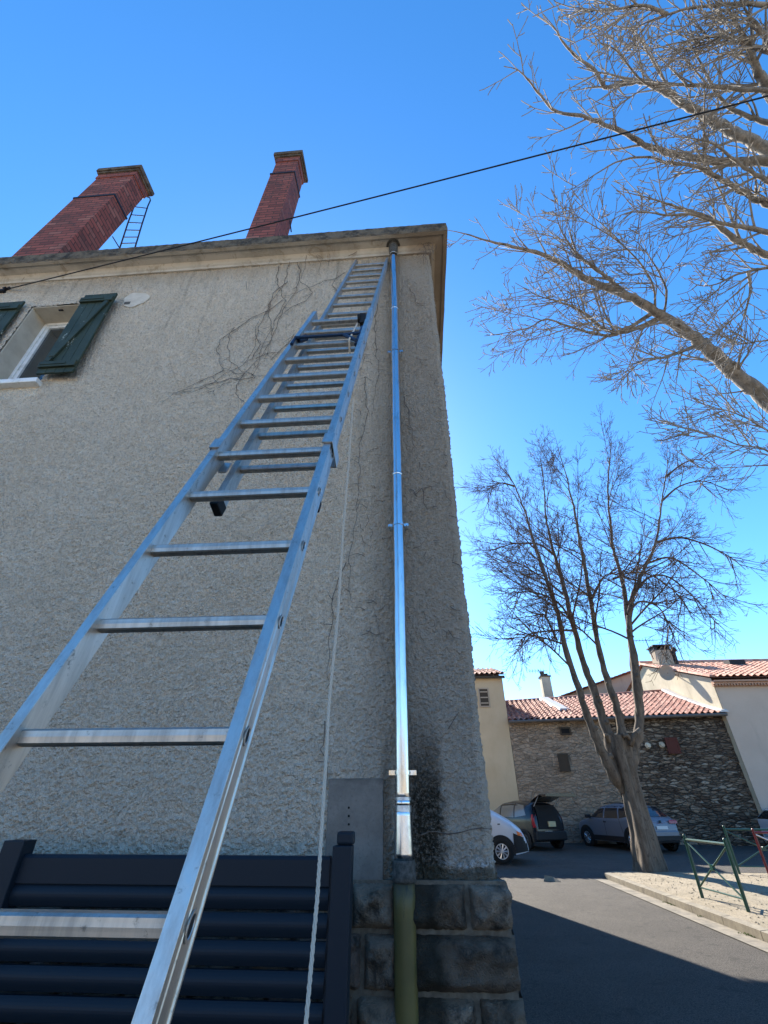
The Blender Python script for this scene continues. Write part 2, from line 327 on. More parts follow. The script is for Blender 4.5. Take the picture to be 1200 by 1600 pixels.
def vnoise(x, y, seed):
    if seed not in _T: _T[seed] = np.random.RandomState(seed).rand(256, 256)
    T = _T[seed]; xi = np.floor(x).astype(int); yi = np.floor(y).astype(int)
    fx = smoothstep(x-xi); fy = smoothstep(y-yi); g = lambda a, b: T[a % 256, b % 256]
    return (g(xi,yi)*(1-fx)+g(xi+1,yi)*fx)*(1-fy)+(g(xi,yi+1)*(1-fx)+g(xi+1,yi+1)*fx)*fy
def np_mesh(name, V, Fq, m, parent=None, smooth=True):
    o_ = Vector((0,0,0)) if parent is None else ORG[parent.name]
    V = V - np.array(o_); me = bpy.data.meshes.new(name); me.vertices.add(len(V)); me.vertices.foreach_set('co', V.astype(np.float32).ravel())
    me.loops.add(Fq.size); me.loops.foreach_set('vertex_index', Fq.astype(np.int32).ravel())
    me.polygons.add(len(Fq)); me.polygons.foreach_set('loop_start', np.arange(0, Fq.size, 4, dtype=np.int32))
    me.update(calc_edges=True)
    if smooth: me.polygons.foreach_set('use_smooth', [True]*len(Fq))
    me.materials.append(M[m]); me.validate(); ob = bpy.data.objects.new(name, me); COL.objects.link(ob)
    if parent is not None: ob.parent = parent
    ORG[ob.name] = o_
    return ob
def grid_faces(nu, nv, keep=None):
    i, j = np.meshgrid(np.arange(nu-1), np.arange(nv-1), indexing='ij')
    a = i*nv+j; Fq = np.stack([a, a+nv, a+nv+1, a+1], -1)
    if keep is not None: Fq = Fq[keep]
    return Fq.reshape(-1, 4)

# ------------------------------------------------------------ ground
def sheet(name, mname, xs, ys, dz, kind='structure'):
    b = MB(); nx, ny = len(xs), len(ys)
    b.add([(x, y, gz(y)+dz) for x in xs for y in ys], [(i*ny+j, (i+1)*ny+j, (i+1)*ny+j+1, i*ny+j+1) for i in range(nx-1) for j in range(ny-1)])
    return tag(b.build(name, mname), None, None, kind=kind)
sheet('ground', 'field_soil', [-2000, -60, 60, 2000], [-2000, -60, 15, 40, 2000], -.02)
sheet('road', 'asphalt', [-60, 60], [-3, 15, 40, 60], 0)
mk('bounce_gravel', (.58, .50, .38), 1.0)
sheet('square', 'bounce_gravel', [-60, 60], [-60, -3], .002)  # unseen pale ground behind the camera, added to bounce warm light onto the facade
b = MB(); hx = np.linspace(-260, 260, 60); hy = np.linspace(-60, -150, 14)  # unseen hills behind the camera, added as a brown band reflected in the downpipe
hv = [(x, y, -.03+22*(j/13)**.7*(.75+.5*float(vnoise(np.array(x*.03), np.array(y*.05), 51)))) for x in hx for j, y in enumerate(hy)]
b.add(hv, [(i*14+j, i*14+j+1, (i+1)*14+j+1, (i+1)*14+j) for i in range(59) for j in range(13)])
mk('added_hill_tone', (.24, .19, .12), 1.0); tag(b.build('added_hills', 'added_hill_tone', smooth=True), None, None, kind='structure')
b = MB(); KX = 4.72
# island: raised pavement, rounded back corner, kerb line along Y
def isl(off):
    pts = [(KX+off, -20.)]; pts += [(KX+off, y) for y in (0, 4, 8, 12, 15.4)]
    cx, cy, r = KX+off+.35, 15.55, .35+0*off
    pts += [(cx - r*math.cos(a), cy + r*math.sin(a)) for a in np.linspace(.15, math.pi/2, 6)]
    pts += [(9., 15.95-off), (15, 15.95-off), (25, 16-off)]
    return pts
p0, p1 = isl(0), isl(.14)
b.add([(x, y, .13) for x, y in p1] + [(25, -20, .13)], [tuple(range(len(p1)+1))])
tag(b.build('pavement', 'paving_sand'), None, None, kind='structure')
b = MB(); k = len(p0)
# kerb stones with joints
def along(p, q, t): return (p[0]+(q[0]-p[0])*t, p[1]+(q[1]-p[1])*t)
for i in range(k-1):
    L = math.hypot(p0[i+1][0]-p0[i][0], p0[i+1][1]-p0[i][1]); m_ = max(1, int(L/1.0))
    for j in range(m_):
        t0, t1 = j/m_, (j+1)/m_ - min(.012/L, .3)
        a0, a1 = along(p0[i], p0[i+1], t0), along(p0[i], p0[i+1], t1); c0, c1 = along(p1[i], p1[i+1], t0), along(p1[i], p1[i+1], t1)
        h = .133+random.uniform(-.004, .004)
        vs = [(*a0, -.01), (*a1, -.01), (*c1, -.01), (*c0, -.01), (*a0, h-.015), (*a1, h-.015), (*c1, h), (*c0, h)]
        b.add(vs, [(3,2,1,0),(4,5,6,7),(0,1,5,4),(1,2,6,5),(2,3,7,6),(3,0,4,7)])
tag(b.build('kerb', 'kerb_stone', bevel=.012), None, None, kind='structure')
b = MB()
b.add([(KX-.32, -20, .006), (KX-.01, -20, .006), (KX-.01, 15.3, .012), (KX-.32, 15.6, .012)], [(0,1,2,3)])
tag(b.build('gutter_strip', 'gutter_concrete'), None, None, kind='structure')
b = MB()
for i in range(260):
    y = random.uniform(7.6, 12.2); x = KX+random.gauss(-.02, .02)
    if vnoise(np.array(y*1.5), np.array(0.), 3) < .5: continue
    for q in range(4):
        a = random.uniform(0, 6.28); h = random.uniform(.01, .035); d = Vector((math.cos(a), math.sin(a), 0))*.014
        b.add([(x, y, .006), (x+d.x, y+d.y, h), (x+d.x*1.5-d.y*.5, y+d.y*1.5+d.x*.5, h*.8)], [(0,1,2)])
tag(b.build('kerb_weeds', 'weed_leaf'), 'small yellow green weeds growing in the gutter along the kerb', 'weeds', kind='stuff')
b = MB()
for i in range(900):
    x = random.uniform(KX+.2, 9.5); y = random.uniform(8, 15.7); r = random.uniform(.006, .02)
    b.add([(x-r, y, .131), (x, y-r, .131), (x+r*.8, y, .131), (x, y+r, .131), (x, y, .131+r)], [(0,1,4),(1,2,4),(2,3,4),(3,0,4)])
tag(b.build('gravel', 'paving_sand'), 'loose grit scattered on the sandy pavement under the tree', 'gravel', kind='stuff')
b = MB(); q = atD(861, 1372, 15.2); b.add([(q.x-.18, 14.95, .004), (q.x+.25, 14.9, .004), (q.x+.1, 15.05, .09), (q.x-.12, 15.0, .13), (q.x-.1, 15.2, .004), (q.x+.2, 15.15, .004)], [(0,1,2,3),(4,3,2,5),(0,3,4),(1,5,2)])
tag(b.build('stone_chunk', 'kerb_stone'), 'small pale broken stone lying on the road edge', 'stone')

# ------------------------------------------------------------ the house
WY, CX, HB = 2.8, .33, 16.5          # facade plane, corner, back of the house
house = empty('house', (-5, 9, 0), 'beige roughcast house with stone plinth and two brick chimneys, beside the ladder', 'house')
WX0, WX1, WZ0, WZ1 = -4.34, -3.64, 5.13, 6.50
def lin(a, b_, d): return list(np.linspace(a, b_, max(2, int(round((b_-a)/d))+1)))
xs = lin(-7.0, -5.45, .04)[:-1] + lin(-5.45, WX0, .011)[:-1] + lin(WX0, WX1, .011)[:-1] + lin(WX1, -2.2, .009)[:-1] + lin(-2.2, CX-.03, .0062)
us = np.array(xs); arc = .03*math.pi/2
us = np.concatenate([us, CX-.03 + np.linspace(arc/3, arc, 3), CX-.03+arc+np.array(lin(.01, .3, .012))])
zs = [1.30]; 
def zstep(z): return .0050+.0017*(z-1.3)
while zs[-1] < WZ0-.012: zs.append(zs[-1]+zstep(zs[-1]))
zs[-1] = WZ0; zs += lin(WZ0, WZ1, .0125)[1:]; zs += lin(WZ1, 7.10, .0145)[1:]
zs = np.array(zs); Ug, Zg = np.meshgrid(us, zs, indexing='ij')
cc = CX-.03
Xg = np.where(Ug <= cc, Ug, np.where(Ug < cc+arc, cc+.03*np.sin((Ug-cc)/.03), CX)); Yg = np.where(Ug <= cc, WY, np.where(Ug < cc+arc, WY+.03*(1-np.cos((Ug-cc)/.03)), WY+.03+(Ug-cc-arc)))
Nx = np.where(Ug <= cc, 0, np.where(Ug < cc+arc, np.sin((Ug-cc)/.03), 1)); Ny = np.where(Ug <= cc, -1, np.where(Ug < cc+arc, -np.cos((Ug-cc)/.03), 0))
wx = Ug + .012*vnoise(Ug*40, Zg*40, 11); wz = Zg + .012*vnoise(Ug*40, Zg*40, 12)
h1 = vnoise(wx*88, wz*88, 1); h2 = vnoise(wx*140+7, wz*140, 2); h3 = vnoise(wx*28, wz*28, 4); h4 = vnoise(Ug*3.1, Zg*3.1, 5)
H = .012*np.clip(h1*2.2-.7, 0, 1) + .008*h2 + .003*h3 + .012*(h4-.5)
H *= np.clip((7.10-Zg)/.05, 0, 1)
H *= np.where((Ug > cc) & (Ug < cc+arc+.02), .45, 1.0)
H += np.where(Ug > cc-.02, .009*(vnoise(Ug*0+3.3, Zg*5, 61)-.5)+.004*(vnoise(Ug*0+1.7, Zg*22, 62)-.5), 0)
# worn, scooped strip left of the corner
Xg = Xg + Nx*H; Yg = Yg + Ny*H
keep = ~((us[:-1, None] >= WX0-1e-6) & (us[1:, None] <= WX1+1e-6) & (zs[None, :-1] >= WZ0-1e-6) & (zs[None, 1:] <= WZ1+1e-6))
wall = np_mesh('front_wall', np.stack([Xg, Yg, Zg], -1).reshape(-1, 3), grid_faces(len(us), len(zs), keep), 'roughcast', house)
# other walls (coarse), behind the roughcast skin
b = MB()
b.box((CX-.30, WY+.32, 0), (CX+.004, HB, 7.12)); b.box((-16, HB-.3, 0), (CX-.31, HB, 7.12)); b.box((-16, WY+.01, 0), (-7.0, WY+.3, 7.12)); b.box((-16, WY+.31, 0), (-15.7, HB-.31, 7.12))
b.build('outer_wall', 'roughcast', house)
b = MB()   # masonry core behind the facade, round the window
b.box((-6.99, WY+.03, 0), (WX0-.03, WY+.35, 7.12)); b.box((WX1+.03, WY+.03, 0), (CX-.01, WY+.35, 7.12)); b.box((WX0-.03, WY+.03, 0), (WX1+.03, WY+.35, WZ0-.06)); b.box((WX0-.03, WY+.03, WZ1+.03), (WX1+.03, WY+.35, 7.12))
b.build('wall_core', 'smooth_render', house)
# cornice: moulding profile swept along front and side
prof = [(0, 7.03), (.028, 7.03), (.034, 7.06), (.05, 7.075), (.075, 7.12), (.165, 7.135), (.17, 7.12), (.212, 7.12)]
edge = [(.212, 7.12), (.215, 7.16), (.205, 7.30), (.2, 7.32), (-.4, 7.34)]
def sweep(b, pf, steps=260, amp=.004, seed=3):
    vs = []; rows = []
    path = [(-16+ (CX+16)*i/steps, None) for i in range(steps)]
    for i in range(steps+1):
        x = -16+(CX+16)*i/steps; rows.append(('f', x))
    for i in range(1, 90): rows.append(('s', WY+(HB+.2-WY)*i/89))
    for r_, val in rows:
        for (o, z) in pf:
            j = amp*(random.random()-.5)
            if r_ == 'f':
                vs.append((val if val < CX-1e-6 else val+o, WY-o+j, z+j))
            else: vs.append((CX+o+j, val, z+j))
    k = len(pf); b.add(vs, [(i*k+j, i*k+j+1, (i+1)*k+j+1, (i+1)*k+j) for i in range(len(rows)-1) for j in range(k-1)])
b = MB(); sweep(b, prof, amp=.0015); cor = b.build('cornice', 'cornice_paint', house)
b = MB(); sweep(b, edge, steps=500, amp=.010); b.build('cornice_edge', 'cornice_edge', cor)
# hip roof
b = MB(); e = (-16.2, WY-.15, CX+.15, HB+.15)
b.add([(e[0], e[1], 7.31), (e[2], e[1], 7.31), (e[2], e[3], 7.31), (e[0], e[3], 7.31), (-9.5, 9.6, 10.2), (-6.5, 9.6, 10.2)], [(0,1,5,4), (1,2,5), (2,3,4,5), (3,0,4), (3,2,1,0)])
b.build('roof', 'clay_tile', house)
# chimneys
def chimney(x0, x1, y0, y1, ztop, zband, lean, label):
    b = MB(); zb = 7.0; sh = lambda x, z: x - lean*(ztop-z)
    def blk(x0, x1, y0, y1, za, zc):
        vs = [(sh(x, z), y, z) for z in (za, zc) for x, y in ((x0,y0),(x1,y0),(x1,y1),(x0,y1))]
        b.add(vs, [(3,2,1,0),(4,5,6,7),(0,1,5,4),(1,2,6,5),(2,3,7,6),(3,0,4,7)])
    blk(x0, x1, y0, y1, zb, zband); blk(x0+.012, x1-.012, y0+.012, y1-.012, zband+.001, ztop-.32)
    blk(x0-.005, x1+.005, y0-.005, y1+.005, ztop-.319, ztop-.16)
    ch = b.build('chimney', 'chimney_brick', house); ch['label'] = label
    b = MB(); blk(x0-.035, x1+.035, y0-.035, y1+.035, ztop-.159, ztop-.11); blk(x0-.06, x1+.06, y0-.06, y1+.06, ztop-.109, ztop); b.build('cap', 'cap_mortar', ch, bevel=.01)
    b = MB(); blk(x0-.012, x1+.012, y0-.012, y1+.012, zband-.03, zband+.012); b.build('iron_band', 'iron', ch)
    return ch
k_ = .85; sc_ = lambda x, y, z: (x*k_, y*k_, 1.6+(z-1.6)*k_)
A_ = sc_(-7.08, 4.0, 14.35); B_ = sc_(-6.06, 4.6, 13.0)
chimney(A_[0]+.02, B_[0]-.05, A_[1]+.05, B_[1]-.05, A_[2], B_[2]-.02, .128, 'wider brick chimney on the left with an iron ladder behind it')
A_ = sc_(-2.84, 4.0, 14.37); B_ = sc_(-2.2, 4.6, 13.36)
chimney(A_[0]+.045, B_[0]-.045, A_[1]+.05, B_[1]-.05, A_[2], B_[2], .03, 'narrower brick chimney near the house corner')
# iron ladder on the roof beside the left chimney
def p5(px, py, Y=4.15): return atY(px, py, Y)
rl = empty('roof_ladder', p5(200, 385), 'thin dark iron ladder standing on the roof beside the left brick chimney', 'ladder')
b = MB(); b.tube([p5(210, 390), p5(222, 350), p5(231, 322), p5(235, 313), p5(234, 309), p5(228, 307), p5(222, 310)], .014, 6); b.build('rail', 'iron', rl)
b = MB(); b.tube([p5(187, 388), p5(200, 348), p5(212, 316)], .014, 6); b.tube([p5(187, 388), p5(176, 370)], .012, 6); b.build('rail', 'iron', rl)
for t in (.08, .22, .38, .55, .72, .9):
    b = MB(); b.tube([p5(188+24*t, 386-70*t), p5(211+22*t, 385-66*t)], .010, 6); b.build('rung', 'iron', rl)
b = MB(); b.tube([atY(455, 362, 3.75), atY(453, 345, 3.75)], .012, 6); b.build('iron_stay', 'iron', house)

# window, sill and reveals
win = MB(); D0 = WY+.20
win.box((WX0, WY-.0, WZ0), (WX0+.012, D0+.06, WZ1)); win.box((WX1-.012, WY-.0, WZ0), (WX1, D0+.06, WZ1)); win.box((WX0+.0121, WY, WZ1-.012), (WX1-.0121, D0+.06, WZ1)); win.box((WX0+.0121, WY, WZ0), (WX1-.0121, D0+.06, WZ0+.012))
wn_ = win.build('window', 'smooth_render', house)
b = MB(); f0, f1 = D0, D0+.05
def frame(b, x0, x1, z0, z1, t, y0, y1):
    b.box((x0, y0, z0), (x0+t, y1, z1)); b.box((x1-t, y0, z0), (x1, y1, z1)); b.box((x0+t+.0005, y0, z1-t), (x1-t-.0005, y1, z1)); b.box((x0+t+.0005, y0, z0), (x1-t-.0005, y1, z0+t))
frame(b, WX0+.013, WX1-.013, WZ0+.013, WZ1-.013, .04, f0, f1); frame(b, WX0+.054, WX1-.054, WZ0+.054, WZ1-.054, .04, f0+.012, f1+.01)
b.build('frame', 'white_paint', wn_, bevel=.004)
b = MB(); b.box((WX0+.09, f0+.035, WZ0+.09), (WX1-.09, f0+.04, WZ1-.09)); b.build('pane', 'glass_dark', wn_)
b = MB(); b.box((WX0-.04, WY-.085, WZ0-.062), (WX1+.035, WY+.05, WZ0-.001)); sill = b.build('sill', 'white_paint', wn_, bevel=.008)
b = MB(); b.box((WX0-.08, WY-.012, WZ0-.22), (WX1+.03, WY+.02, WZ0-.063)); b.build('sill_apron', 'smooth_render', house, bevel=.01)
b = MB(); b.tube([(-4.0, WY+.05, WZ1-.01), (-4.0, WY+.02, WZ1-.06)], .012, 6); b.build('hook', 'iron', wn_)
# shutters folded back against the wall, hung a few centimetres proud
def shutter(x0, x1, z0, z1, yf, diag, lab):
    b = MB(); nb = 4; wd = (x1-x0)/nb
    for i in range(nb): b.box((x0+i*wd+.001, yf, z0+random.uniform(-.004, .004)), (x0+(i+1)*wd-.003, yf+.022, z1+random.uniform(-.003, .003)))
    s_ = b.build('shutter', 'shutter_paint', house, bevel=.002); s_['label'] = lab
    b = MB(); yb = yf-.024
    b.box((x0+.0, yb, z1-.17), (x1-.0, yf-.0005, z1-.09)); b.box((x0+.0, yb, z0+.07), (x1-.0, yf-.0005, z0+.15))
    w_ = .05; a, c_ = ((x0+.06, z0+.16), (x1-.05, z1-.18))
    if not diag: a, c_ = (x1-.05, z0+.16), (x0+.05, z1-.18)
    b.prism([(-w_/2, 0), (w_/2, 0), (w_/2, .022), (-w_/2, .022)], (a[0], yf-.0005, a[1]), (c_[0], yf-.0005, c_[1]), (Vector((c_[1]-a[1], 0, -(c_[0]-a[0])))).normalized(), (0, -1, 0))
    b.build('batten', 'shutter_paint', s_, bevel=.003)
    for z in (z0+.11, z1-.13):
        b = MB(); b.box((x0+.02, yb-.006, z-.012), (x1-.1, yb-.0005, z+.012)); b.build('strap_hinge', 'shutter_paint', s_)
    b = MB(); b.tube([(x0+.08, yb-.012, z0+.2), (x0+.14, yb-.02, z0+.2), (x0+.14, yb-.02, z0+.17)], .006, 6); b.build('catch', 'shutter_paint', s_)
    return s_
shutter(WX1+.01, WX1+.39, WZ0+.03, WZ1+.01, WY-.10, True, 'right shutter with paint flaking off its foot')
shutter(WX0-.52, WX0-.06, WZ0+.03, WZ1+.03, WY-.07, False, 'left shutter cut by the picture edge')
# plaster patch with an air brick
b = MB(); pc = atY(213, 470, WY); pts = []
for i in range(26):
    a = 6.283*i/26; r = 1+.09*math.sin(3*a+1)+.05*math.sin(7*a)
    pts.append((pc.x+.15*r*math.cos(a), WY-.018, pc.z+.14*r*math.sin(a)))
back = [(x, WY+.01, z) for x, y, z in pts]; n_ = 26
b.add(pts+back, [tuple(range(n_))[::-1]] + [(i, (i+1) % n_, n_+(i+1) % n_, n_+i) for i in range(n_)]); b.build('plaster_patch', 'plaster_patch', house)
b = MB(); q = atY(200, 476, WY); b.box((q.x-.035, WY-.021, q.z-.025), (q.x+.035, WY-.0165, q.z+.025)); b.build('air_vent', 'cement_panel', house)

# cement panel above plinth
b = MB(); PX0, PX1, PZ0, PZ1 = -.495, -.205, 1.30, 1.725
b.box((PX0, WY-.032, PZ0), (PX1, WY+.02, PZ1)); pn = b.build('cement_panel', 'cement_panel', house, bevel=.004)
for py in (1262, 1275, 1288):
    b = MB(); q = atY(545, py, WY-.032); b.tube([(q.x, WY-.0335, q.z), (q.x, WY-.030, q.z)], .0055, 12); b.build('screw_hole', 'dark', pn)
# plinth of rock-faced stones
b = MB(); b.box((-16, WY-.035, 0), (CX+.045, WY+.02, 1.305)); b.box((CX-.2, WY+.021, 0), (CX+.03, HB, 1.30)); pl = b.build('plinth', 'joint_mortar', house)
def stone(b, x0, x1, z0, z1, y, depth=.035, seed=0, corner=False):
    nu, nv = 28, 22; rs = random.Random(seed); vs = []; fs = []
    cx_, cz_ = rs.uniform(.3, .7), rs.uniform(.35, .75); ph = rs.uniform(0, 6)
    for i in range(nu+1):
        for j in range(nv+1):
            u, v = i/nu, j/nv; ed = min(u, 1-u, v, 1-v); ed2 = min(u*(x1-x0), (1-u)*(x1-x0), v*(z1-z0), (1-v)*(z1-z0))
            if corner: ed2 = min(u*(x1-x0), v*(z1-z0), (1-v)*(z1-z0))
            X_ = x0+u*(x1-x0); Z_ = z0+v*(z1-z0)
            d = (1-math.exp(-ed2/.016))
            f_ = .5+.5*math.sin(9*(u-cx_)+ph)*math.cos(7*(v-cz_)+ph*.7); nz = float(vnoise(np.array(X_*24+seed*3), np.array(Z_*24), 21)); nz2 = float(vnoise(np.array(X_*70+seed), np.array(Z_*70), 22))
            nr = abs(float(vnoise(np.array(X_*11+seed*5), np.array(Z_*15), 24))-.5)*2; h = d*(depth*(.30+.35*f_+.55*nz+.7*(1-nr))+.010*nz2)
            xx = X_ + (0 if ed > 0 else rs.uniform(-.003, .003)); zz = Z_ + (0 if ed > 0 else rs.uniform(-.003, .003))
            if corner and u > .86: xx += .02*(nz-.35)*((u-.86)/.14); h -= .02*((u-.86)/.14)
            vs.append((xx, y-h, zz))
    k = nv+1
    fs = [(i*k+j, (i+1)*k+j, (i+1)*k+j+1, i*k+j+1) for i in range(nu) for j in range(nv)]
    if corner:   # return face running back along the side wall
        o = len(vs); m_ = 10
        for j in range(nv+1):
            bx, by, bz = vs[nu*k+j]
            for q in range(1, m_+1):
                t = q/m_; nz = float(vnoise(np.array(t*5+seed), np.array(bz*24), 23))
                vs.append((CX+.03+(bx-CX-.03)*(1-t)+.03*nz*math.sin(math.pi*t), by+t*.32, bz))
        for j in range(nv):
            for q in range(m_):
                a = nu*k+j if q == 0 else o+j*m_+q-1; a2 = nu*k+j+1 if q == 0 else o+(j+1)*m_+q-1
                fs.append((a, o+j*m_+q, o+(j+1)*m_+q, a2))
    b.add(vs, fs)
rowsz = [(1.13, 1.292), (.93, 1.115), (.735, .915), (.54, .72), (.34, .525), (.14, .325), (-.02, .125)]
layout = [[-.74, -.545, -.36, -.145, .185, 'c'], [-.62, -.30, -.015, 'c'], [-.72, -.50, -.33, .195, 'c'], [-.55, -.22, .05, 'c'], [-.6, -.35, .0, .2, 'c'], [-.55, -.15, .1, 'c'], [-.55, -.15, .1, 'c']]
b = MB(); seed = 1
layout[1] = [-.62, -.30, -.13, 'c']
for (z0, z1), lay in zip(rowsz, layout):
    ed = [x for x in lay if x != 'c'] + [CX+.055]
    for i in range(len(ed)-1):
        stone(b, ed[i]+.012, ed[i+1]-(0 if i == len(ed)-2 else .006), z0, z1, WY-.03, .05, seed, i == len(ed)-2); seed += 1
    x = ed[0]
    while x > -3.2:
        w_ = random.uniform(.24, .42); stone(b, x-w_+.012, x-.006, z0, z1, WY-.03, .045, seed); seed += 1; x -= w_
b.build('stones', 'basalt', pl, smooth=True)

# ------------------------------------------------------------ downpipe
PY = WY-.075; PXc = -.088
dp = empty('downpipe', (PXc, PY, 0), 'shiny new zinc downpipe fixed to the wall, ending in an old olive green pipe', 'downpipe')
R1 = .039
b = MB()
zsn = np.linspace(1.60, 6.93, 90)
b.tube([(PXc-.012*(1-(z-1.6)/5.3)+.0006*math.sin(z*7), PY, z) for z in zsn], R1, 32); up_ = b.build('upper_pipe', 'zinc', dp, smooth=True)
xb = PXc-.012
for z in (3.72, 5.86, 1.615):
    b = MB(); x_ = PXc-.012*(1-(z-1.6)/5.3); b.tube([(x_, PY, z-.012), (x_, PY, z-.010), (x_, PY, z+.010), (x_, PY, z+.012)], [R1+.0008, R1+.003, R1+.003, R1+.0008], 32, cap=False); b.build('seam_ring', 'zinc', up_, smooth=True)
b = MB(); b.tube([(xb, PY, 1.57), (xb, PY, 1.64)], R1+.0022, 32, cap=False); b.build('sealing_band', 'zinc_dull', dp, smooth=True)
b = MB(); b.tube([(xb-.001, PY, z) for z in (1.385, 1.41, 1.47, 1.53, 1.56, 1.575, 1.58)], [.0475, .0475, .0455, .0435, .0425, .0425, .040], 32); b.build('adapter_sleeve', 'zinc_flare', dp, smooth=True)
b = MB(); b.tube([(xb-.002, PY, z) for z in (1.30, 1.305, 1.33, 1.335, 1.375, 1.385)], [.052, .0575, .0575, .055, .055, .0505], 32); b.build('collar', 'collar_dirt', dp, smooth=True)
b = MB(); b.tube([(xb-.003, PY, z) for z in np.linspace(.02, 1.32, 12)], .0505, 32); b.build('lower_pipe', 'olive_pipe', dp, smooth=True)
for z, lab in ((1.748, 'big'), (3.27, ''), (5.19, '')):
    b = MB(); x_ = PXc-.012*(1-(z-1.6)/5.3)
    b.ring((x_, PY, z), (0, 0, 1), R1, R1+.004, .020, 32)
    for s_ in (-1, 1):
        b.box((x_+s_*(R1+.0165)-.0165, PY-.004, z-.011), (x_+s_*(R1+.0165)+.0165, PY+.004, z+.011))
        b.tube([(x_+s_*(R1+.021), PY-.011, z), (x_+s_*(R1+.021), PY+.07, z)], .0042, 8)
        b.tube([(x_+s_*(R1+.021), PY-.012, z), (x_+s_*(R1+.021), PY-.006, z)], .0075, 6)
    b.build('pipe_clamp', 'zinc', dp)
b = MB(); b.tube([(PXc, PY, 6.925), (PXc, PY, 6.99), (PXc, PY-.005, 7.06), (PXc, PY-.01, 7.2)], [.044, .047, .052, .056], 24); b.build('spout', 'collar_dirt', dp, smooth=True)
b = MB(); b.ring((PXc, PY-.004, 7.128), (0, 0, 1), .057, .082, .02, 24); b.build('spout_ring', 'collar_dirt', dp)
b = MB(); b.ring((PXc, PY, 6.93), (0, 0, 1), R1+.003, R1+.006, .012, 24); b.build('top_band', 'zinc', dp)

# ------------------------------------------------------------ extension ladder
LA = (.423, .327)                                  # plane Y = LA0 + LA1*z
def XL(z): return -.936+.067*z                     # inner face of the left rail
def XR(z): return -.454+.045*z                     # inner face of the right rail
def FL_(z): return -.812+.044*z
def FR_(z): return -.4715+.043*z
DX = .056
Ld = Vector((DX, LA[1], 1)).normalized(); LX = Vector((1, 0, 0)); LX = (LX - Ld*LX.dot(Ld)).normalized(); LN = LX.cross(Ld).normalized()
if LN.y > 0: LN = -LN
def LQ(x, z, off=0.): return Vector((x, LA[0]+LA[1]*z, z)) + LN*off
def LP(x, z, off=0.): return LQ((XL(z)+XR(z))/2+x, z, off)      # x across from the middle, off = towards the camera
lad = empty('extension_ladder', LP(0, 0), 'long two-section aluminium extension ladder leaning against the beige wall up to the eaves', 'ladder')
def rail(s_, fx, z0, z1, off, wide=.028, deep=.066, mname='aluminium'):
    A = LQ(fx(z0), z0, off); B = LQ(fx(z1), z1, off); d = deep/2; t = .004
    pf = [(0, d), (wide, d), (wide, d-t*1.4), (wide-.003, d-t*2.2), (wide-.003, d*.35), (wide-.0015, d*.30), (wide-.0015, -d*.30), (wide-.003, -d*.35), (wide-.003, -d+t*2.2), (wide, -d+t*1.4), (wide, -d), (0, -d)]
    if s_ < 0: pf = [(-u, v) for u, v in pf][::-1]
    b = MB(); b.prism(pf, A, B, LX, LN); return b.build('rail', mname, lad, bevel=.0018)
IW = .208
base_top = 4.60; FLY_OFF = -.078; IWF = .172
rail(-1, XL, .02, base_top, 0); rail(1, XR, .02, base_top, 0)
FZ0, FZ1 = 2.56, 6.93
rail(-1, FL_, FZ0, FZ1, FLY_OFF, .026, .058, 'aluminium_worn'); rail(1, FR_, FZ0, FZ1, FLY_OFF, .026, .058, 'aluminium_worn')
def rung_mesh(fa, fb, z, off, hz=.0165, dy=.0165):
    b = MB(); A = LQ(fa(z)-.001, z, off); B = LQ(fb(z)+.001, z, off); pf = []
    for i in range(20):
        a = 2*math.pi*i/20; ca, sa = math.cos(a), math.sin(a); r = 1/((abs(ca)**4+abs(sa)**4)**.25); rr = .0005 if i % 2 else 0
        pf.append(((dy-rr)*r*ca, (hz-rr)*r*sa))
    b.prism(pf, A, B, Vector((0, 1, 0)), Vector((0, 0, 1))); return b.build('rung', 'aluminium_worn', lad)
dz = .262; RZ = []
for k in range(-5, 14):
    z_ = 1.447+.2745*k-.0021*max(k, 0)**2
    if z_ < base_top-.03: rung_mesh(XL, XR, z_, 0); RZ.append(z_)
z_ = 2.782
while z_ < FZ1-.03: rung_mesh(FL_, FR_, z_, FLY_OFF, .014, .014); z_ += dz
# rung ends swaged through the outer flank of the right rail (and left)
def rung_end(side, z, iw, wide, off, sc=1.):
    b = MB(); c = LQ(XR(z)+wide-.001, z, off); n_ = 20; vs = []
    prof = [(1.0, 0.0), (1.0, .0022), (.78, .0022), (.70, -.0005)]
    for r_, h in prof:
        for k in range(n_):
            a = 2*math.pi*k/n_; vs.append(c + Ld*(math.cos(a)*.020*r_*sc) + LN*(math.sin(a)*.012*r_*sc) + LX*side*h)
    b.add(vs, [(j*n_+k, j*n_+(k+1) % n_, (j+1)*n_+(k+1) % n_, (j+1)*n_+k) for j in range(3) for k in range(n_)])
    b.cur = 1; o = [c + Ld*(math.cos(2*math.pi*k/n_)*.020*.7*sc) + LN*(math.sin(2*math.pi*k/n_)*.012*.7*sc) + LX*side*.0006 for k in range(n_)]
    b.add(o, [tuple(range(n_))]); return b.build('rung_end', ['aluminium', 'black_rubber'], lad)
for z_ in RZ: rung_end(1, z_, IW, .0285, 0)
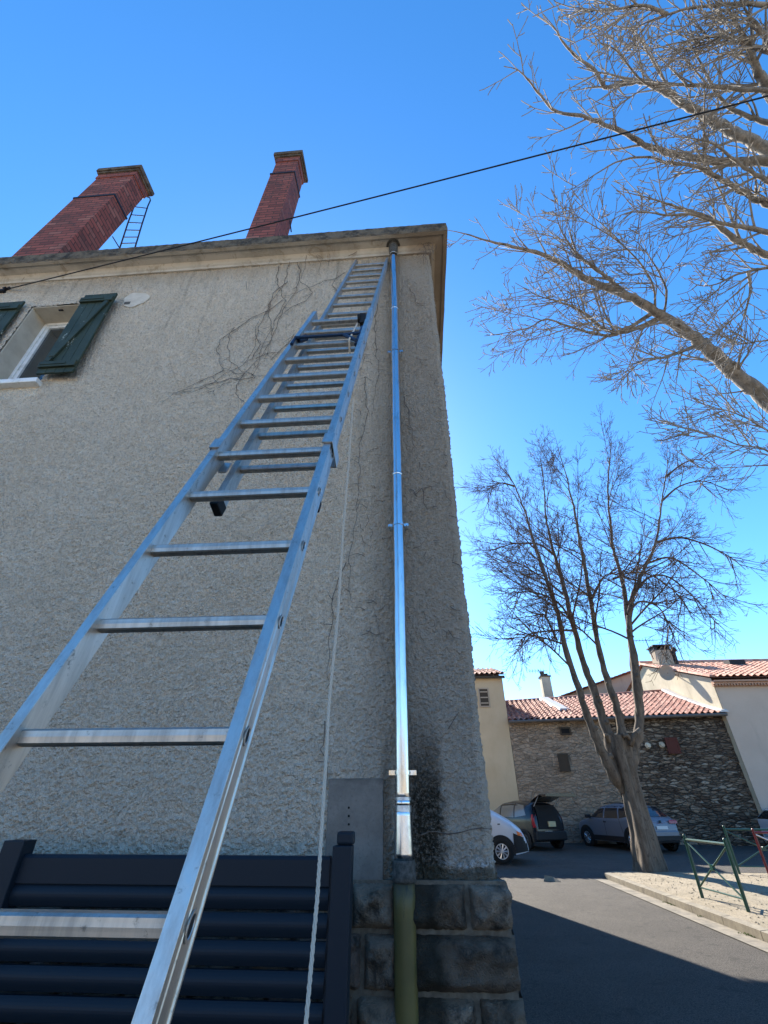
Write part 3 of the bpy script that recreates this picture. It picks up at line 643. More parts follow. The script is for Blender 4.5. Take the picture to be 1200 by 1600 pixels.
# guide clasps, end caps
for s_, fx in ((-1, XL), (1, XR)):
    z = 2.80; b = MB()
    for (xa, xb_, o0, o1) in ((-.006, .036, .034, .042), (.031, .036, -.075, .034), (0, .036, -.082, -.075)):
        xl, xr = sorted((xa*s_, xb_*s_)); b.prism([(xl, o0), (xr, o0), (xr, o1), (xl, o1)], LQ(fx(z-.03), z-.03), LQ(fx(z+.035), z+.035), LX, LN)
    b.build('guide_clasp', 'aluminium', lad, bevel=.002)
    ff = FL_ if s_ < 0 else FR_; b = MB(); xl, xr = sorted((s_*-.003, s_*.029)); z = FZ0
    b.prism([(xl, -.032), (xr, -.032), (xr, .032), (xl, .032)], LQ(ff(z-.03), z-.03, FLY_OFF), LQ(ff(z+.02), z+.02, FLY_OFF), LX, LN); b.build('end_cap', 'black_rubber', lad, bevel=.005)
    b = MB(); xl, xr = sorted((s_*-.003, s_*.031))
    b.prism([(xl, -.036), (xr, -.036), (xr, .036), (xl, .036)], LQ(fx(0), 0), LQ(fx(.05), .05), LX, LN); b.build('foot', 'black_rubber', lad, bevel=.004)
# blue locking frame and pulley
def lp_px(px, py, off=.0):     # a point of the photo on the ladder plane
    d = _ray(px, py); t = (LA[0]+LA[1]*EYE.z-EYE.y)/(d.y-LA[1]*d.z); return EYE + d*t + LN*off
b = MB()
zl = lp_px(515, 536).z
b.tube([LP(-.20, zl-.10, .04), LP(-.20, zl, .045), LP(.10, zl, .045), LP(.19, zl+.06, .03)], .011, 6)
b.tube([LP(-.20, zl, .045), LP(-.17, zl+.09, .0)], .012, 6); b.tube([LP(.10, zl, .045), LP(.19, zl-.10, .04)], .011, 6)
b.tube([LP(.19, zl-.12, .02), LP(.19, zl+.2, .02)], .013, 6); b.tube([LP(-.19, zl+.02, .02), LP(-.15, zl+.07, .02)], .02, 6)
b.build('rung_lock', 'blue_plastic', lad)
pz = lp_px(565, 505).z
b = MB(); b.ring(LP(.15, pz, .03), LX, .006, .03, .016, 20); b.box((-.02, -.02, -.05), (.02, .02, .05), o=LP(.175, pz, .02)); b.build('pulley', 'black_rubber', lad)
# ------------------------------------------------------------ rope
b = MB()
top = LP(.135, pz, .0); knee = LP(.150, zl-.12, .05)
q = [(552, 622), (545, 720), (536, 830), (528, 960), (514, 1100), (509, 1190), (503, 1290), (496, 1400), (487, 1500), (478, 1600)]
Yr = lambda z: 1.95 + .0*z
pts = [top, (top+knee)/2, knee]
for k_, (px, py) in enumerate(q): 
    Yv = 1.93 - .035*k_; pts.append(atY(px, py, Yv))
e_ = pts[-1]; pts += [Vector((e_.x-.04, e_.y-.08, .35)), Vector((e_.x-.1, e_.y-.18, .012)), Vector((e_.x-.35, e_.y-.1, .012))]
def resample(pts, d):
    out = [pts[0]]
    for a, c in zip(pts[:-1], pts[1:]):
        m_ = max(1, int((c-a).length/d)); out += [a+(c-a)*(i/m_) for i in range(1, m_+1)]
    return out
rp = resample(pts, .012); 
for st in range(3):
    path = []
    for i, p in enumerate(rp):
        ph = i*.012/.055*2*math.pi + st*2.094; path.append(p + Vector((math.cos(ph)*.0034, math.sin(ph)*.0034, 0)))
    b.tube(path, .0034, 6)
tag(b.build('rope', 'rope_fibre', smooth=True), 'thin twisted off-white rope hanging from the ladder pulley past the dark fence', 'rope')

# ------------------------------------------------------------ slatted metal fence
FY = 2.36
fn = empty('slatted_fence', (-1.0, FY, 0), 'anthracite metal fence of horizontal louvre slats between two square posts', 'fence')
def fpost(x0, x1, z1, lab=None):
    b = MB(); b.box((x0, FY-.045, 0), (x1, FY+.035, z1)); b.build('post', 'anthracite', fn, bevel=.004)
fpost(-.383, -.303, 1.462)
b = MB(); b.box((-.372, FY-.02, 1.4625), (-.300, FY+.05, 1.51)); b.build('post_cap', 'anthracite', fn, bevel=.01)
fpost(-1.84, -1.745, 1.475)
def slats(x0, x1):
    z = 1.425; pitch = .083; i = 0
    while z > .05:
        b = MB()
        if i == 0: pf = [(-.018, z-.098), (.016, z-.098), (.016, z), (-.012, z), (-.020, z-.012)]; nxt = z-.098
        else:
            pf = [(-.006, z-.002)] + [(-.006-.018*math.sin(t*math.pi)*(1-.35*t), z-.002-t*(pitch-.008)) for t in np.linspace(.1, .95, 9)] + [(.012, z-pitch+.004), (.012, z-.002)]; nxt = z-pitch
        pf = [(u, v) for u, v in pf]
        b.prism(pf, (x0, FY, 0), (x1, FY, 0), (0, 1, 0), (0, 0, 1)); b.build('slat', 'anthracite', fn); z = nxt; i += 1
slats(-1.744, -.395); 
b = MB(); b.box((-.395, FY-.012, .03), (-.384, FY+.012, 1.42)); b.build('side_channel', 'anthracite', fn)
slats(-3.3, -1.841); fpost(-3.39, -3.30, 1.475)

# ------------------------------------------------------------ dead creeper on the wall
def creep(b, pts, r0, r1, yoff=.014, jit=.010):
    P = resample([Vector(p) for p in pts], .03); n_ = len(P); out = []
    ph = random.uniform(0, 9)
    for i, p in enumerate(P):
        j = jit*(math.sin(i*.9+ph)+.8*math.sin(i*.37+2*ph)) + random.uniform(-.003, .003)
        out.append(Vector((p.x+j*.7, p.y+random.uniform(-.003, .003), p.z+j)))
    b.tube(out, [r0+(r1-r0)*i/(n_-1) for i in range(n_)], 4, cap=False)
    return out
def wp(px, py): p = atY(px, py, WY-.026); return p
V_ = MB()
strands = [
 [(455,385),(452,410),(448,430),(440,450),(425,470),(412,495),(402,520),(395,550),(380,570),(350,585),(330,600),(300,612),(262,614)],
 [(460,395),(470,430),(462,455),(448,475),(435,500),(425,530),(405,560),(380,585),(355,598),(335,605)],
 [(450,440),(430,455),(418,480),(425,510),(410,540),(402,575),(390,590)],
 [(440,470),(420,485),(395,495),(375,510),(360,520),(345,530),(338,545),(342,560),(350,575),(372,584),(400,586),(420,588)],
 [(436,415),(432,440),(440,455),(446,470),(430,500),(420,540),(415,560)],
 [(366,512),(357,525),(356,545),(362,565),(378,580),(400,590)],
 [(470,440),(490,455),(478,470),(455,480),(430,500)],
 [(425,560),(440,545),(455,530),(462,520)], [(400,560),(420,552),(440,548)],
 [(395,590),(360,592),(330,600),(300,606),(275,612)], [(350,578),(330,588),(308,598),(290,606)],
 [(380,585),(372,600),(368,615),(378,625),(384,632)], [(395,560),(405,540),(398,520),(405,500)],
 [(415,600),(400,610),(392,620)], [(335,610),(325,612)], [(530,460),(520,445),(528,425)],[(540,425),(525,435),(505,440),(480,450),(455,460)]]
for s_ in strands:
    o = creep(V_, [wp(*p) for p in s_], .0034, .0018)
    for p in o[::3]:
        if random.random() < .38:
            a = random.uniform(-2.6, -.4); L = random.uniform(.04, .18); d = Vector((math.cos(a), 0, math.sin(a)))
            d2 = Vector((math.cos(a+random.uniform(-.9, .9)), 0, math.sin(a+random.uniform(-.9, .9))))
            creep(V_, [p, p+d*L*.5, p+d*L*.5+d2*L*.5], .002, .001, jit=.003)
# on the cornice soffit
def cpnt(px, py):
    p = atY(px, py, WY-.06); return p
for s_ in [[(455,385),(470,388),(478,400),(476,420),(470,435)], [(455,388),(435,392),(425,400),(420,412)], [(430,392),(450,385),(470,388),(492,395),(500,410),(498,430)],
           [(487,380),(492,395),(505,405)], [(515,375),(515,395),(514,415)], [(545,400),(560,392),(575,391),(588,390)], [(530,375),(530,390)], [(500,385),(488,378)], [(395,385),(405,398)], [(385,440),(385,452)], [(28,415),(40,428),(33,440)]]:
    creep(V_, [cpnt(*p) for p in s_], .0035, .0018, jit=.006)
for k in range(30):   # twiggy tuft in the corner of the eaves
    a = (random.uniform(655, 680), random.uniform(375, 400)); e2 = (a[0]+random.uniform(-18, 14), a[1]+random.uniform(-16, 22))
    A = atY(*a, WY-.09); B = atY(*e2, WY-.10); creep(V_, [A, (A+B)/2+Vector((.01, 0, .01)), B], .003, .001, jit=.004)
# right-hand strands, between ladder, pipe and corner
for s_ in [[(568,590),(575,640),(562,700),(560,780),(548,860),(545,940)], [(590,470),(585,520),(592,580),(580,650)], [(640,450),(650,470),(664,480)], [(632,620),(640,660),(650,700)],
           [(505,1130),(508,1160),(503,1166),(510,1180),(512,1230)], [(640,765),(650,778),(645,770)], [(652,770),(660,762),(672,760),(684,760)], [(660,765),(660,785),(668,795),(684,790)],
           [(560,500),(572,540),(565,580)], [(700,1140),(712,1120),(716,1115)], [(655,1310),(690,1302),(735,1296),(770,1292)],[(705,880),(716,885),(722,888)],[(700,808),(712,812)],[(540,880),(520,930),(516,1000),(512,1080)]]:
    o = creep(V_, [wp(*p) for p in s_], .003, .0012)
    for p in o[::3]:
        if random.random() < .4:
            a = random.uniform(0, 6.28); L = random.uniform(.03, .12); creep(V_, [p, p+Vector((math.cos(a), 0, math.sin(a)))*L], .002, .001, jit=.003)
for k in range(75):
    px = random.choice([random.uniform(560, 605), random.uniform(640, 715)]); py = random.uniform(430, 1000)
    if px > 672+.0995*(py-400)-4: continue
    p = wp(px, py); a = random.uniform(0, 6.28); L = random.uniform(.02, .13); d = Vector((math.cos(a), 0, math.sin(a)))
    creep(V_, [p, p+d*L*.5, p+d*L*.5+Vector((math.cos(a+.7), 0, math.sin(a+.7)))*L*.5], .0022, .0012, jit=.003)
for (px, py, L) in ((716, 812, .07), (724, 885, .05), (701, 600, .03), (708, 760, .04)):
    p = Vector((CX+.0, WY+.0, wp(px, py).z)); creep(V_, [p, p+Vector((.4*L, -.005, .3*L)), p+Vector((L, 0, -.1*L))], .0025, .001, jit=.003)
tag(V_.build('dead_creeper', 'vine_bark'), 'leafless brown creeper stems clinging to the beige wall beside the ladder', 'creeper')

# ------------------------------------------------------------ overhead cable
b = MB(); A = atY(10, 452, WY-.03); B = atY(1200, 150, 1.35); C_ = B + (B-A)*.5
pts = []
for i in range(61):
    t = i/60; p = A.lerp(C_, t); s_ = t*1.5; p.z -= .03*4*s_*(1-s_) if s_ <= 1 else -.06*(s_-1); pts.append(p)
b.tube(pts, .0068, 8); cb = tag(b.build('overhead_cable', 'cable_rubber', smooth=True), 'black overhead cable running from the wall bracket up to the right across the sky', 'cable')
b = MB(); b.tube([(A.x-.02, WY+.0, A.z), (A.x-.02, WY-.05, A.z), (A.x+.01, WY-.05, A.z)], .014, 8); b.box((A.x-.07, WY-.05, A.z-.05), (A.x+.0, WY-.0, A.z-.02)); b.tube([A, A+Vector((.05, -.01, .012))], .016, 8); b.build('wall_bracket', 'iron', cb)

# ------------------------------------------------------------ bare trees
def growtube(b, pts, r0, r1, n):
    m_ = len(pts); b.tube(pts, [r0+(r1-r0)*(i/(m_-1))**.8 for i in range(m_)], n, cap=False)
def spline(pts, per=6):
    out = []; P = [pts[0]*2-pts[1]]+pts+[pts[-1]*2-pts[-2]]
    for i in range(1, len(P)-2):
        for k in range(per):
            t = k/per; a, b_, c, d = P[i-1], P[i], P[i+1], P[i+2]
            out.append(.5*((2*b_)+(c-a)*t+(2*a-5*b_+4*c-d)*t*t+(3*b_-a-3*c+d)*t**3))
    out.append(P[-2]); return out
def rvec(rs): 
    while True:
        v = Vector((rs.uniform(-1,1), rs.uniform(-1,1), rs.uniform(-1,1)))
        if .05 < v.length < 1: return v.normalized()
def branch(b, rs, p, d, L, r, lvl, cfg):
    """one curved shoot with its own shoots"""
    seg = cfg['seg'][lvl]; pts = [p]; dirs = [d]; wob = cfg['wob'][lvl]; cur = d.copy()
    for i in range(seg):
        t = (i+1)/seg
        cur = (cur + rvec(rs)*wob + Vector((0, 0, cfg['lift'][lvl]*(1 if t > .45 else cfg.get('sag', -1.0))))).normalized()
        pts.append(pts[-1]+cur*(L/seg)); dirs.append(cur.copy())
    rad = [max(r*(1-.72*i/seg), cfg['rmin']) for i in range(seg+1)]
    b.tube(pts, rad, cfg['n'][lvl], cap=False)
    if lvl+1 < len(cfg['seg']):
        m_ = cfg['kids'][lvl]; m_ = int(m_*rs.uniform(.75, 1.25)*min(1.0, L/cfg['Lref'][lvl]) + .5)
        for k in range(m_):
            t = rs.uniform(.12, .98) if lvl else rs.uniform(.18, .98); f_ = t*seg; i = min(int(f_), seg-1); q = pts[i].lerp(pts[i+1], f_-i)
            side = dirs[i].cross(rvec(rs)).normalized(); ang = rs.uniform(.45, .95)
            nd = (dirs[i]*math.cos(ang)+side*math.sin(ang)); 
            branch(b, rs, q, nd.normalized(), L*cfg['ratio'][lvl]*rs.uniform(.6, 1.15)*(1.15-.55*t), rad[i]*.55, lvl+1, cfg)

# far tree: five upright stems from a fork
ft = empty('plane_tree', (6.25, 16.1, .1), 'bare leafless tree with five upright stems rising from one thick trunk by the kerb', 'tree')
TY = 16.1
def tp(px, py, dy=0): return atY(px, py, TY+dy)
Tb = MB()
trk = [tp(1018, 1372), tp(1012, 1340), tp(1003, 1300), tp(990, 1250), tp(978, 1205), tp(970, 1175), tp(966, 1150)]
def trunk_mesh(b, pts, radii, n=56, flute=.30):
    pts = spline(pts, 8); m_ = len(pts); vs = []
    for i, p in enumerate(pts):
        t = i/(m_-1); r = np.interp(t, np.linspace(0, 1, len(radii)), radii)
        for k in range(n):
            a = 2*math.pi*k/n; f_ = 1+flute*(math.sin(3*a+1.2*t+.6)*.55+math.sin(5*a-2*t)*.35+.5*math.sin(2*a+.5))+.16*float(vnoise(np.array(a*4), np.array(t*9), 31)); vs.append(p+Vector((math.cos(a)*r*f_, math.sin(a)*r*f_, 0)))
    b.add(vs, [(i*n+k, i*n+(k+1) % n, (i+1)*n+(k+1) % n, (i+1)*n+k) for i in range(m_-1) for k in range(n)])
trunk_mesh(Tb, trk, [.40, .33, .29, .26, .26, .28, .29])
stems = [
 ([(972,1235),(950,1192),(936,1165),(922,1130),(905,1080),(882,1008),(872,960),(858,917),(846,880),(833,842),(820,800),(805,760),(790,735)], .17, -.6),
 ([(974,1240),(960,1190),(950,1150),(938,1110),(925,1070),(912,1038),(898,985),(883,925),(874,890),(866,867),(858,835),(852,800),(850,760),(846,725)], .19, .5),
 ([(976,1240),(974,1190),(971,1140),(962,1100),(948,1060),(935,1010),(925,950),(912,880),(905,840),(900,808),(892,775),(884,740),(872,700)], .17, -.2),
 ([(982,1240),(987,1185),(998,1140),(999,1090),(990,1040),(986,1000),(980,960),(976,930),(968,890),(958,858),(953,810),(950,767),(952,730),(955,690)], .18, .3),
 ([(999,1120),(992,1040),(983,985),(985,945),(998,908),(1010,880),(1020,862),(1029,825),(1034,783),(1040,745),(1048,708)], .13, -.5)]
stem_pts = []
for px, r, dy in stems:
    m_ = len(px); P = [tp(x, y, dy*(i/(m_-1))*1.6) for i, (x, y) in enumerate(px)]; P = spline(P, 4)
    for i in range(2, len(P)-1): P[i] = P[i]+Vector((random.gauss(0, .012), 0, random.gauss(0, .012)))
    rad = [max(.012, r*(1-.93*(i/(len(P)-1))**.8)*(1+.35*max(0, 1-i/7))) for i in range(len(P))]; rad = [q*(1+.10*math.sin(i*2.1+r*30))*(.35 if i == 0 else .7 if i == 1 else 1) for i, q in enumerate(rad)]
    Tb.tube(P, rad, 12, cap=False); stem_pts.append((P, rad))
    for k in range(5):    # knots where limbs were cut
        i = random.randint(3, len(P)//2); q = P[i]; a = random.uniform(-2.6, -.6)*1.; Tb.tube([q, q+Vector((math.cos(a)*rad[i]*1.35, math.sin(a)*rad[i]*1.35, .04))], [rad[i]*.7, rad[i]*.42], 8)
for (a, c_, r) in (((988,1160),(972,1150),.06), ((1000,1140),(985,1165),.07), ((952,1160),(945,1150),.07)):
    Tb.tube([tp(*a, -.25), tp((a[0]+c_[0])/2, (a[1]+c_[1])/2-6, -.3), tp(*c_, -.3)], r, 10)
Tb.build('trunk', 'bark_far', ft, smooth=True)
cfg = dict(seg=[9, 6, 4, 3], wob=[.05, .07, .09, .1], lift=[.07, .08, .08, .06], sag=-.7, n=[5, 4, 3, 3], kids=[12, 8, 2.6], ratio=[.52, .5, .5], Lref=[3.0, 1.4, .6], rmin=.0056)
Cb = MB(); rs = random.Random(5)
cen = tp(955, 860)
for si, (P, rad) in enumerate(stem_pts):
    m_ = len(P); nk = (15, 13, 15, 18, 15)[si]; tm = (.36, .46, .42, .36, .34)[si]
    for k in range(nk):
        t = tm+(.98-tm)*((k+rs.random())/nk); i = int(t*(m_-1)); q = P[i]; a = rs.uniform(0, 6.28)
        out = Vector((math.cos(a), math.sin(a)*.75, 0)); off = q-cen; out = (out + Vector((off.x, 0, 0))*.38 + Vector((0, off.y, 0))*.2).normalized()
        hgt = max(0, (t-.36)/.62); d = (out*(1.0-.55*hgt)+Vector((0, 0, .55+.8*hgt))).normalized()
        L = (3.6-1.5*hgt)*rs.uniform(.7, 1.1); branch(Cb, rs, q, d, L, max(.016, rad[i]*.38), 0, cfg)
    branch(Cb, rs, P[-1], Vector((0, 0, 1)), 1.1, rad[-1], 1, cfg)
# long low limbs that droop outwards
for (px, dy) in (([(905,1000),(880,950),(850,930),(815,925),(790,940)], -.5), ([(866,867),(840,850),(800,850),(770,860)], .2), ([(980,945),(1010,905),(1040,900),(1070,920),(1100,950),(1120,975)], -.6),
                 ([(1024,848),(1060,840),(1100,850),(1140,870),(1165,890)], -.4), ([(958,905),(985,895),(1020,900),(1060,930),(1080,960)], .5), ([(925,935),(945,900),(975,898)], -.6), ([(882,930),(850,905),(810,880),(775,880)], .6), ([(900,985),(868,985),(830,990),(808,1005)], -.9), ([(1034,783),(1062,760),(1100,752),(1142,768)], .2), ([(1040,745),(1072,722),(1108,716)], -.3), ([(1012,880),(1050,872),(1100,905),(1135,935)], .6), ([(980,960),(1000,940),(1030,950),(1050,985)], -.8), ([(805,760),(780,755),(755,770)], .2), ([(870,1000),(850,960),(838,975)], .3)):
    P = spline([tp(x, y, dy) for x, y in px], 5); growtube(Cb, P, .05, .012, 5)
    for k in range(13):
        i = rs.randint(3, len(P)-2); d = (P[i+1]-P[i]).normalized(); s2 = d.cross(rvec(rs)).normalized(); branch(Cb, rs, P[i], (d*.8+s2*.7+Vector((0, 0, -.1))).normalized(), rs.uniform(.9, 1.9), .018, 1, cfg)
Cb.build('crown', 'twig_far', ft)

# near tree, its trunk just outside the right edge
NTX, NTY = 10.2, 7.6
nt_ = empty('lime_tree', (NTX, NTY, .1), 'bare pale barked tree whose thick sunlit limb reaches in from the upper right edge', 'tree')
Tb = MB(); Cb = MB(); rs = random.Random(11)
trunk_mesh(Tb, [Vector((NTX, NTY, 0)), Vector((NTX+.05, NTY, 1.5)), Vector((NTX-.05, NTY, 3.0)), Vector((NTX-.1, NTY, 4.2)), Vector((NTX, NTY+.1, 5.0))], [.5, .42, .38, .40, .30], flute=.07)
Z = lambda x, y: (700+x/2.286, y/2.286)
limbs = [  # (pixel polyline in the enlarged view, distance start, distance end, radius, root z)
 ([(1143,1430),(1070,1370),(1000,1310),(930,1250),(880,1205),(800,1150),(740,1112),(660,1065),(590,1035),(500,1000),(430,955),(370,925),(310,900),(230,880),(150,862),(60,835),(0,822)], 10.6, 8.6, .21, 5.6, 9),
 ([(640,1050),(580,1000),(520,955),(460,905),(425,860),(395,800),(380,720)], 9.6, 8.9, .06, None, 8),
 ([(735,1160),(640,1185),(560,1175),(490,1120),(430,1090),(370,1070),(320,1055),(240,1010)], 9.9, 8.4, .065, None, 9),
 ([(700,1165),(600,1195),(520,1190),(430,1165),(350,1140),(290,1170),(200,1190),(130,1200)], 9.7, 8.0, .05, None, 8),
 ([(880,1240),(820,1260),(760,1280),(700,1285),(640,1340),(600,1400)], 10.1, 9.0, .05, None, 7),
 ([(1160,580),(1060,578),(980,575),(900,568),(830,560),(760,540),(700,515),(640,480),(560,445),(480,415),(390,400),(330,340),(290,290),(250,250),(200,237)], 9.6, 8.2, .13, 8.5, 9),
 ([(1160,545),(1090,510),(1020,475),(960,440),(900,400),(850,375),(800,340),(740,310),(690,290),(620,300),(560,310),(520,250),(450,195),(410,150),(380,100),(340,50)], 10.4, 9.2, .17, 8.0, 9),
 ([(1160,325),(1060,320),(960,310),(860,305),(780,300),(700,296),(600,180),(540,150),(480,60)], 9.2, 8.4, .07, 10.5, 8),
 ([(1160,190),(1100,170),(1030,145),(950,130),(860,145),(780,160)], 8.8, 8.2, .08, 11, 7),
 ([(1143,320),(1110,260),(1080,190),(1050,120),(1010,50),(980,-20)], 9.4, 8.8, .17, 10.0, 9),
 ([(1160,170),(1110,100),(1070,50),(1040,-10)], 8.6, 8.2, .13, 11, 7),
 ([(1160,915),(1090,890),(1030,860),(980,820),(930,780),(880,760),(820,740),(760,720),(690,700),(600,680)], 10.2, 9.0, .12, 7.2, 9),
 ([(1160,832),(1080,815),(1010,805),(950,790),(860,765),(800,770),(720,760),(640,760),(560,800)], 9.2, 8.0, .08, 8.0, 8),
 ([(1160,735),(1100,710),(1040,680),(980,645),(920,610),(860,590),(780,580),(700,560),(600,580),(500,640),(420,690)], 9.8, 8.4, .10, 8.3, 9),
 ([(1160,655),(1110,630),(1060,600),(1010,560),(960,520),(900,500),(820,490),(740,500)], 8.8, 8.0, .07, 8.9, 8),
 ([(1160,955),(1090,965),(1020,985),(960,1015),(900,1020),(860,1000)], 9.4, 8.4, .055, 7.0, 7),
 ([(1080,970),(1080,1040),(1060,1120),(1040,1180),(1010,1230)], 9.2, 8.6, .03, None, 6),
 ([(1160,1215),(1100,1220),(1040,1230),(980,1215)], 9.6, 9.0, .04, 5.8, 6),
 ([(1200,1560),(1143,1540),(1080,1500),(1010,1470),(930,1450),(870,1420)], 8.6, 7.8, .04, 4.6, 8),
 ([(1250,1700),(1180,1640),(1120,1600),(1040,1590),(960,1560),(880,1560),(800,1530)], 8.0, 7.2, .04, 4.3, 8),
 ([(1143,20),(1060,10),(960,20),(860,30),(760,60),(690,90),(640,130)], 8.4, 8.0, .06, 12, 8),
 ([(800,0),(700,20),(620,30),(540,40),(500,10)], 8.6, 8.2, .03, None, 7),
 ([(1160,440),(1080,420),(1000,380),(940,300),(900,220),(850,130),(820,60)], 9.9, 9.0, .09, 9, 8),
 ([(740,1100),(735,1030),(700,960),(640,890),(560,830),(440,760),(330,690)], 9.4, 8.6, .03, None, 8),
 ([(770,1120),(780,1040),(740,950),(690,880),(640,840)], 9.6, 9.0, .03, None, 6)]
cfg2 = dict(seg=[9, 6, 4, 3], wob=[.06, .09, .13, .15], lift=[.05, .06, .05, .04], sag=-1.0, n=[6, 5, 4, 3], kids=[10, 6, 1.3], ratio=[.5, .52, .5], Lref=[2.4, 1.2, .5], rmin=.0060)
LIMBS = []
for px, d0, d1, r, zroot, kd in limbs:
    m_ = len(px); P = [EYE+_ray(*Z(x, y)).normalized()*(2.2+d0+(d1-d0)*i/(m_-1)) for i, (x, y) in enumerate(px)]
    if zroot is None and LIMBS:
        d_ = _ray(*Z(*px[0])).normalized(); bestq = max((q for L_ in LIMBS for q in L_), key=lambda q: (q-EYE).normalized().dot(d_)); R0_ = (bestq-EYE).length
        P = [EYE+_ray(*Z(x, y)).normalized()*(R0_+(d1-d0)*i/(m_-1)) for i, (x, y) in enumerate(px)]; P[0] = bestq.copy()
    if zroot is not None:
        q = P[0]; root = Vector((NTX, NTY, min(4.4, q.z-.8))); q1 = q+(q-P[1]).normalized()*1.2; P = [root, q1.lerp(root, .35), q1]+P
    if r < .2: r *= .82
    Q = spline(P, 4); m2 = len(Q); r_end = .006; LIMBS.append(Q[8:])
    rad = [max(r_end, r*(1-(i/(m2-1))**.75)+.004) for i in range(m2)]; rad = [a*(1+.06*math.sin(i*1.7)+(.10 if rs.random() < .12 else 0)) for i, a in enumerate(rad)]
    for i in range(3, m2-1): Q[i] = Q[i]+rvec(rs)*min(.02, rad[i]*.3)
    Tb.tube(Q, rad, 12 if r > .1 else 8, cap=False)
    if r > .15:
        for k in range(7):
            i = rs.randint(8, m2//2); q = Q[i]; dv = (Q[i+1]-Q[i]).normalized(); s_ = dv.cross(rvec(rs)).normalized(); Tb.tube([q, q+s_*rad[i]*1.18], [rad[i]*.45, rad[i]*.3], 8)
    s0 = 12 if zroot is not None else 2
    cnt = int(kd*2.3)
    for k in range(cnt):
        t = (k+rs.random())/cnt; i = int(s0+(m2-2-s0)*t**.85); dv = (Q[i+1]-Q[i]).normalized(); s_ = dv.cross(rvec(rs)).normalized(); ang = rs.uniform(.5, 1.05)
        nd = (dv*math.cos(ang)+s_*math.sin(ang)).normalized(); nd = (nd+Vector((-.1, 0, .05))).normalized()
        FWD = _ray(600, 800); zd = min(1.0, (Q[i]-EYE).dot(FWD)/11.0)
        branch(Cb, rs, Q[i], nd, zd*rs.uniform(.7, 1.5)*(1.1-.4*t), max(.009, min(.022, rad[i]*.5)), 1, cfg2)
        if rs.random() < .30 and t < .75: branch(Cb, rs, Q[i], nd, zd*rs.uniform(1.3, 2.3), max(.012, min(.028, rad[i]*.5)), 0, cfg2)
Tb.build('trunk', 'bark_near', nt_, smooth=True); Cb.build('crown', 'twig_near', nt_)

# ------------------------------------------------------------ buildings beyond the road
def tile_roof(name, mname, P00, P10, P01, P11, parent, pitch=.27, rowl=.36, nper=6):
    """canal tiles: P00-P10 eave edge, P01-P11 top edge"""
    P00, P10, P01, P11 = map(Vector, (P00, P10, P01, P11)); W = (P10-P00).length; L = ((P01-P00).length+(P11-P10).length)/2
    nc = max(2, int(round(W/pitch))); nr = max(2, int(round(L/rowl))); N_ = ((P10-P00).cross(P01-P00)).normalized()
    if N_.z < 0: N_ = -N_
    b = MB(); cols = nc*nper+1; vs = []; rows = []
    for j in range(nr): rows += [(j/nr, 1), ((j+1)/nr, 0)]
    rj = random.Random(3)
    jit = [[rj.uniform(-.012, .012) for _ in range(nc+1)] for _ in rows]
    for ri, (t, up) in enumerate(rows):
        for i in range(cols):
            u = i/(cols-1); base = P00.lerp(P10, u).lerp(P01.lerp(P11, u), t); ph = (i % nper)/nper; s_ = math.sin(ph*2*math.pi)
            h = (.055*s_ if s_ > 0 else .04*s_)+(.03 if up else 0)+jit[ri][i//nper]; vs.append(base+N_*(h+.07))
    b.add(vs, [(r*cols+i, r*cols+i+1, (r+1)*cols+i+1, (r+1)*cols+i) for r in range(len(rows)-1) for i in range(cols-1)])
    b.add([P00, P10, P11, P01], [(0, 1, 2, 3)])
    return b.build(name, mname, parent, smooth=False)
def hole_window(parent, x0, x1, z0, z1, y, fr='wood_old', inner='dark', depth=.1):
    b = MB(); t = .07; b.box((x0-t, y-.02, z0-t), (x0, y+.05, z1+t)); b.box((x1, y-.02, z0-t), (x1+t, y+.05, z1+t)); b.box((x0, y-.02, z1), (x1, y+.05, z1+t)); b.box((x0, y-.03, z0-t), (x1, y+.05, z0)); wv = b.build('window', fr, parent)
    b = MB(); b.box((x0+.001, y-.004, z0+.001), (x1-.001, y+.04, z1-.001)); b.build('pane', inner, wv)
    if inner != 'dark' and (x1-x0) > .3:
        b = MB()
        for k in range(3):
            zz = z0+(z1-z0)*(k+.5)/3; b.box((x0+.02, y-.012, zz-.03), (x1-.02, y-.005, zz+.03))
        b.build('slat', fr, wv)
    return wv
# left tower-like house
tw = empty('narrow_house', (3.0, 27.5, gz(26)), 'narrow pale ochre house with one small window, behind the house corner on the left', 'house')
b = MB(); b.box((-3.5, 26, 0), (4.6, 32.5, 7.55)); b.build('wall', 'tower_render', tw)
r_ = tile_roof('roof', 'clay_tile', (-3.7, 25.72, 7.60), (4.78, 25.72, 7.60), (-3.7, 29.4, 8.75), (4.78, 29.4, 8.75), tw)
b = MB(); b.add([(4.6, 26, 7.55), (4.6, 32.5, 7.55), (4.6, 29.4, 8.72), (-3.5, 26, 7.55), (-3.5, 32.5, 7.55), (-3.5, 29.4, 8.72)], [(0, 1, 2), (3, 5, 4), (1, 4, 5, 2)]); b.build('gable', 'tower_render', tw)
b = MB(); b.box((-3.6, 25.74, 7.44), (4.7, 25.84, 7.56)); b.build('gutter', 'wood_old', tw)
p0_ = atY(748, 1077, 26); p1_ = atY(762, 1103, 26); hole_window(tw, p0_.x+.02, p1_.x+.08, p1_.z, p0_.z, 25.98, 'mid_render', 'wood_old')
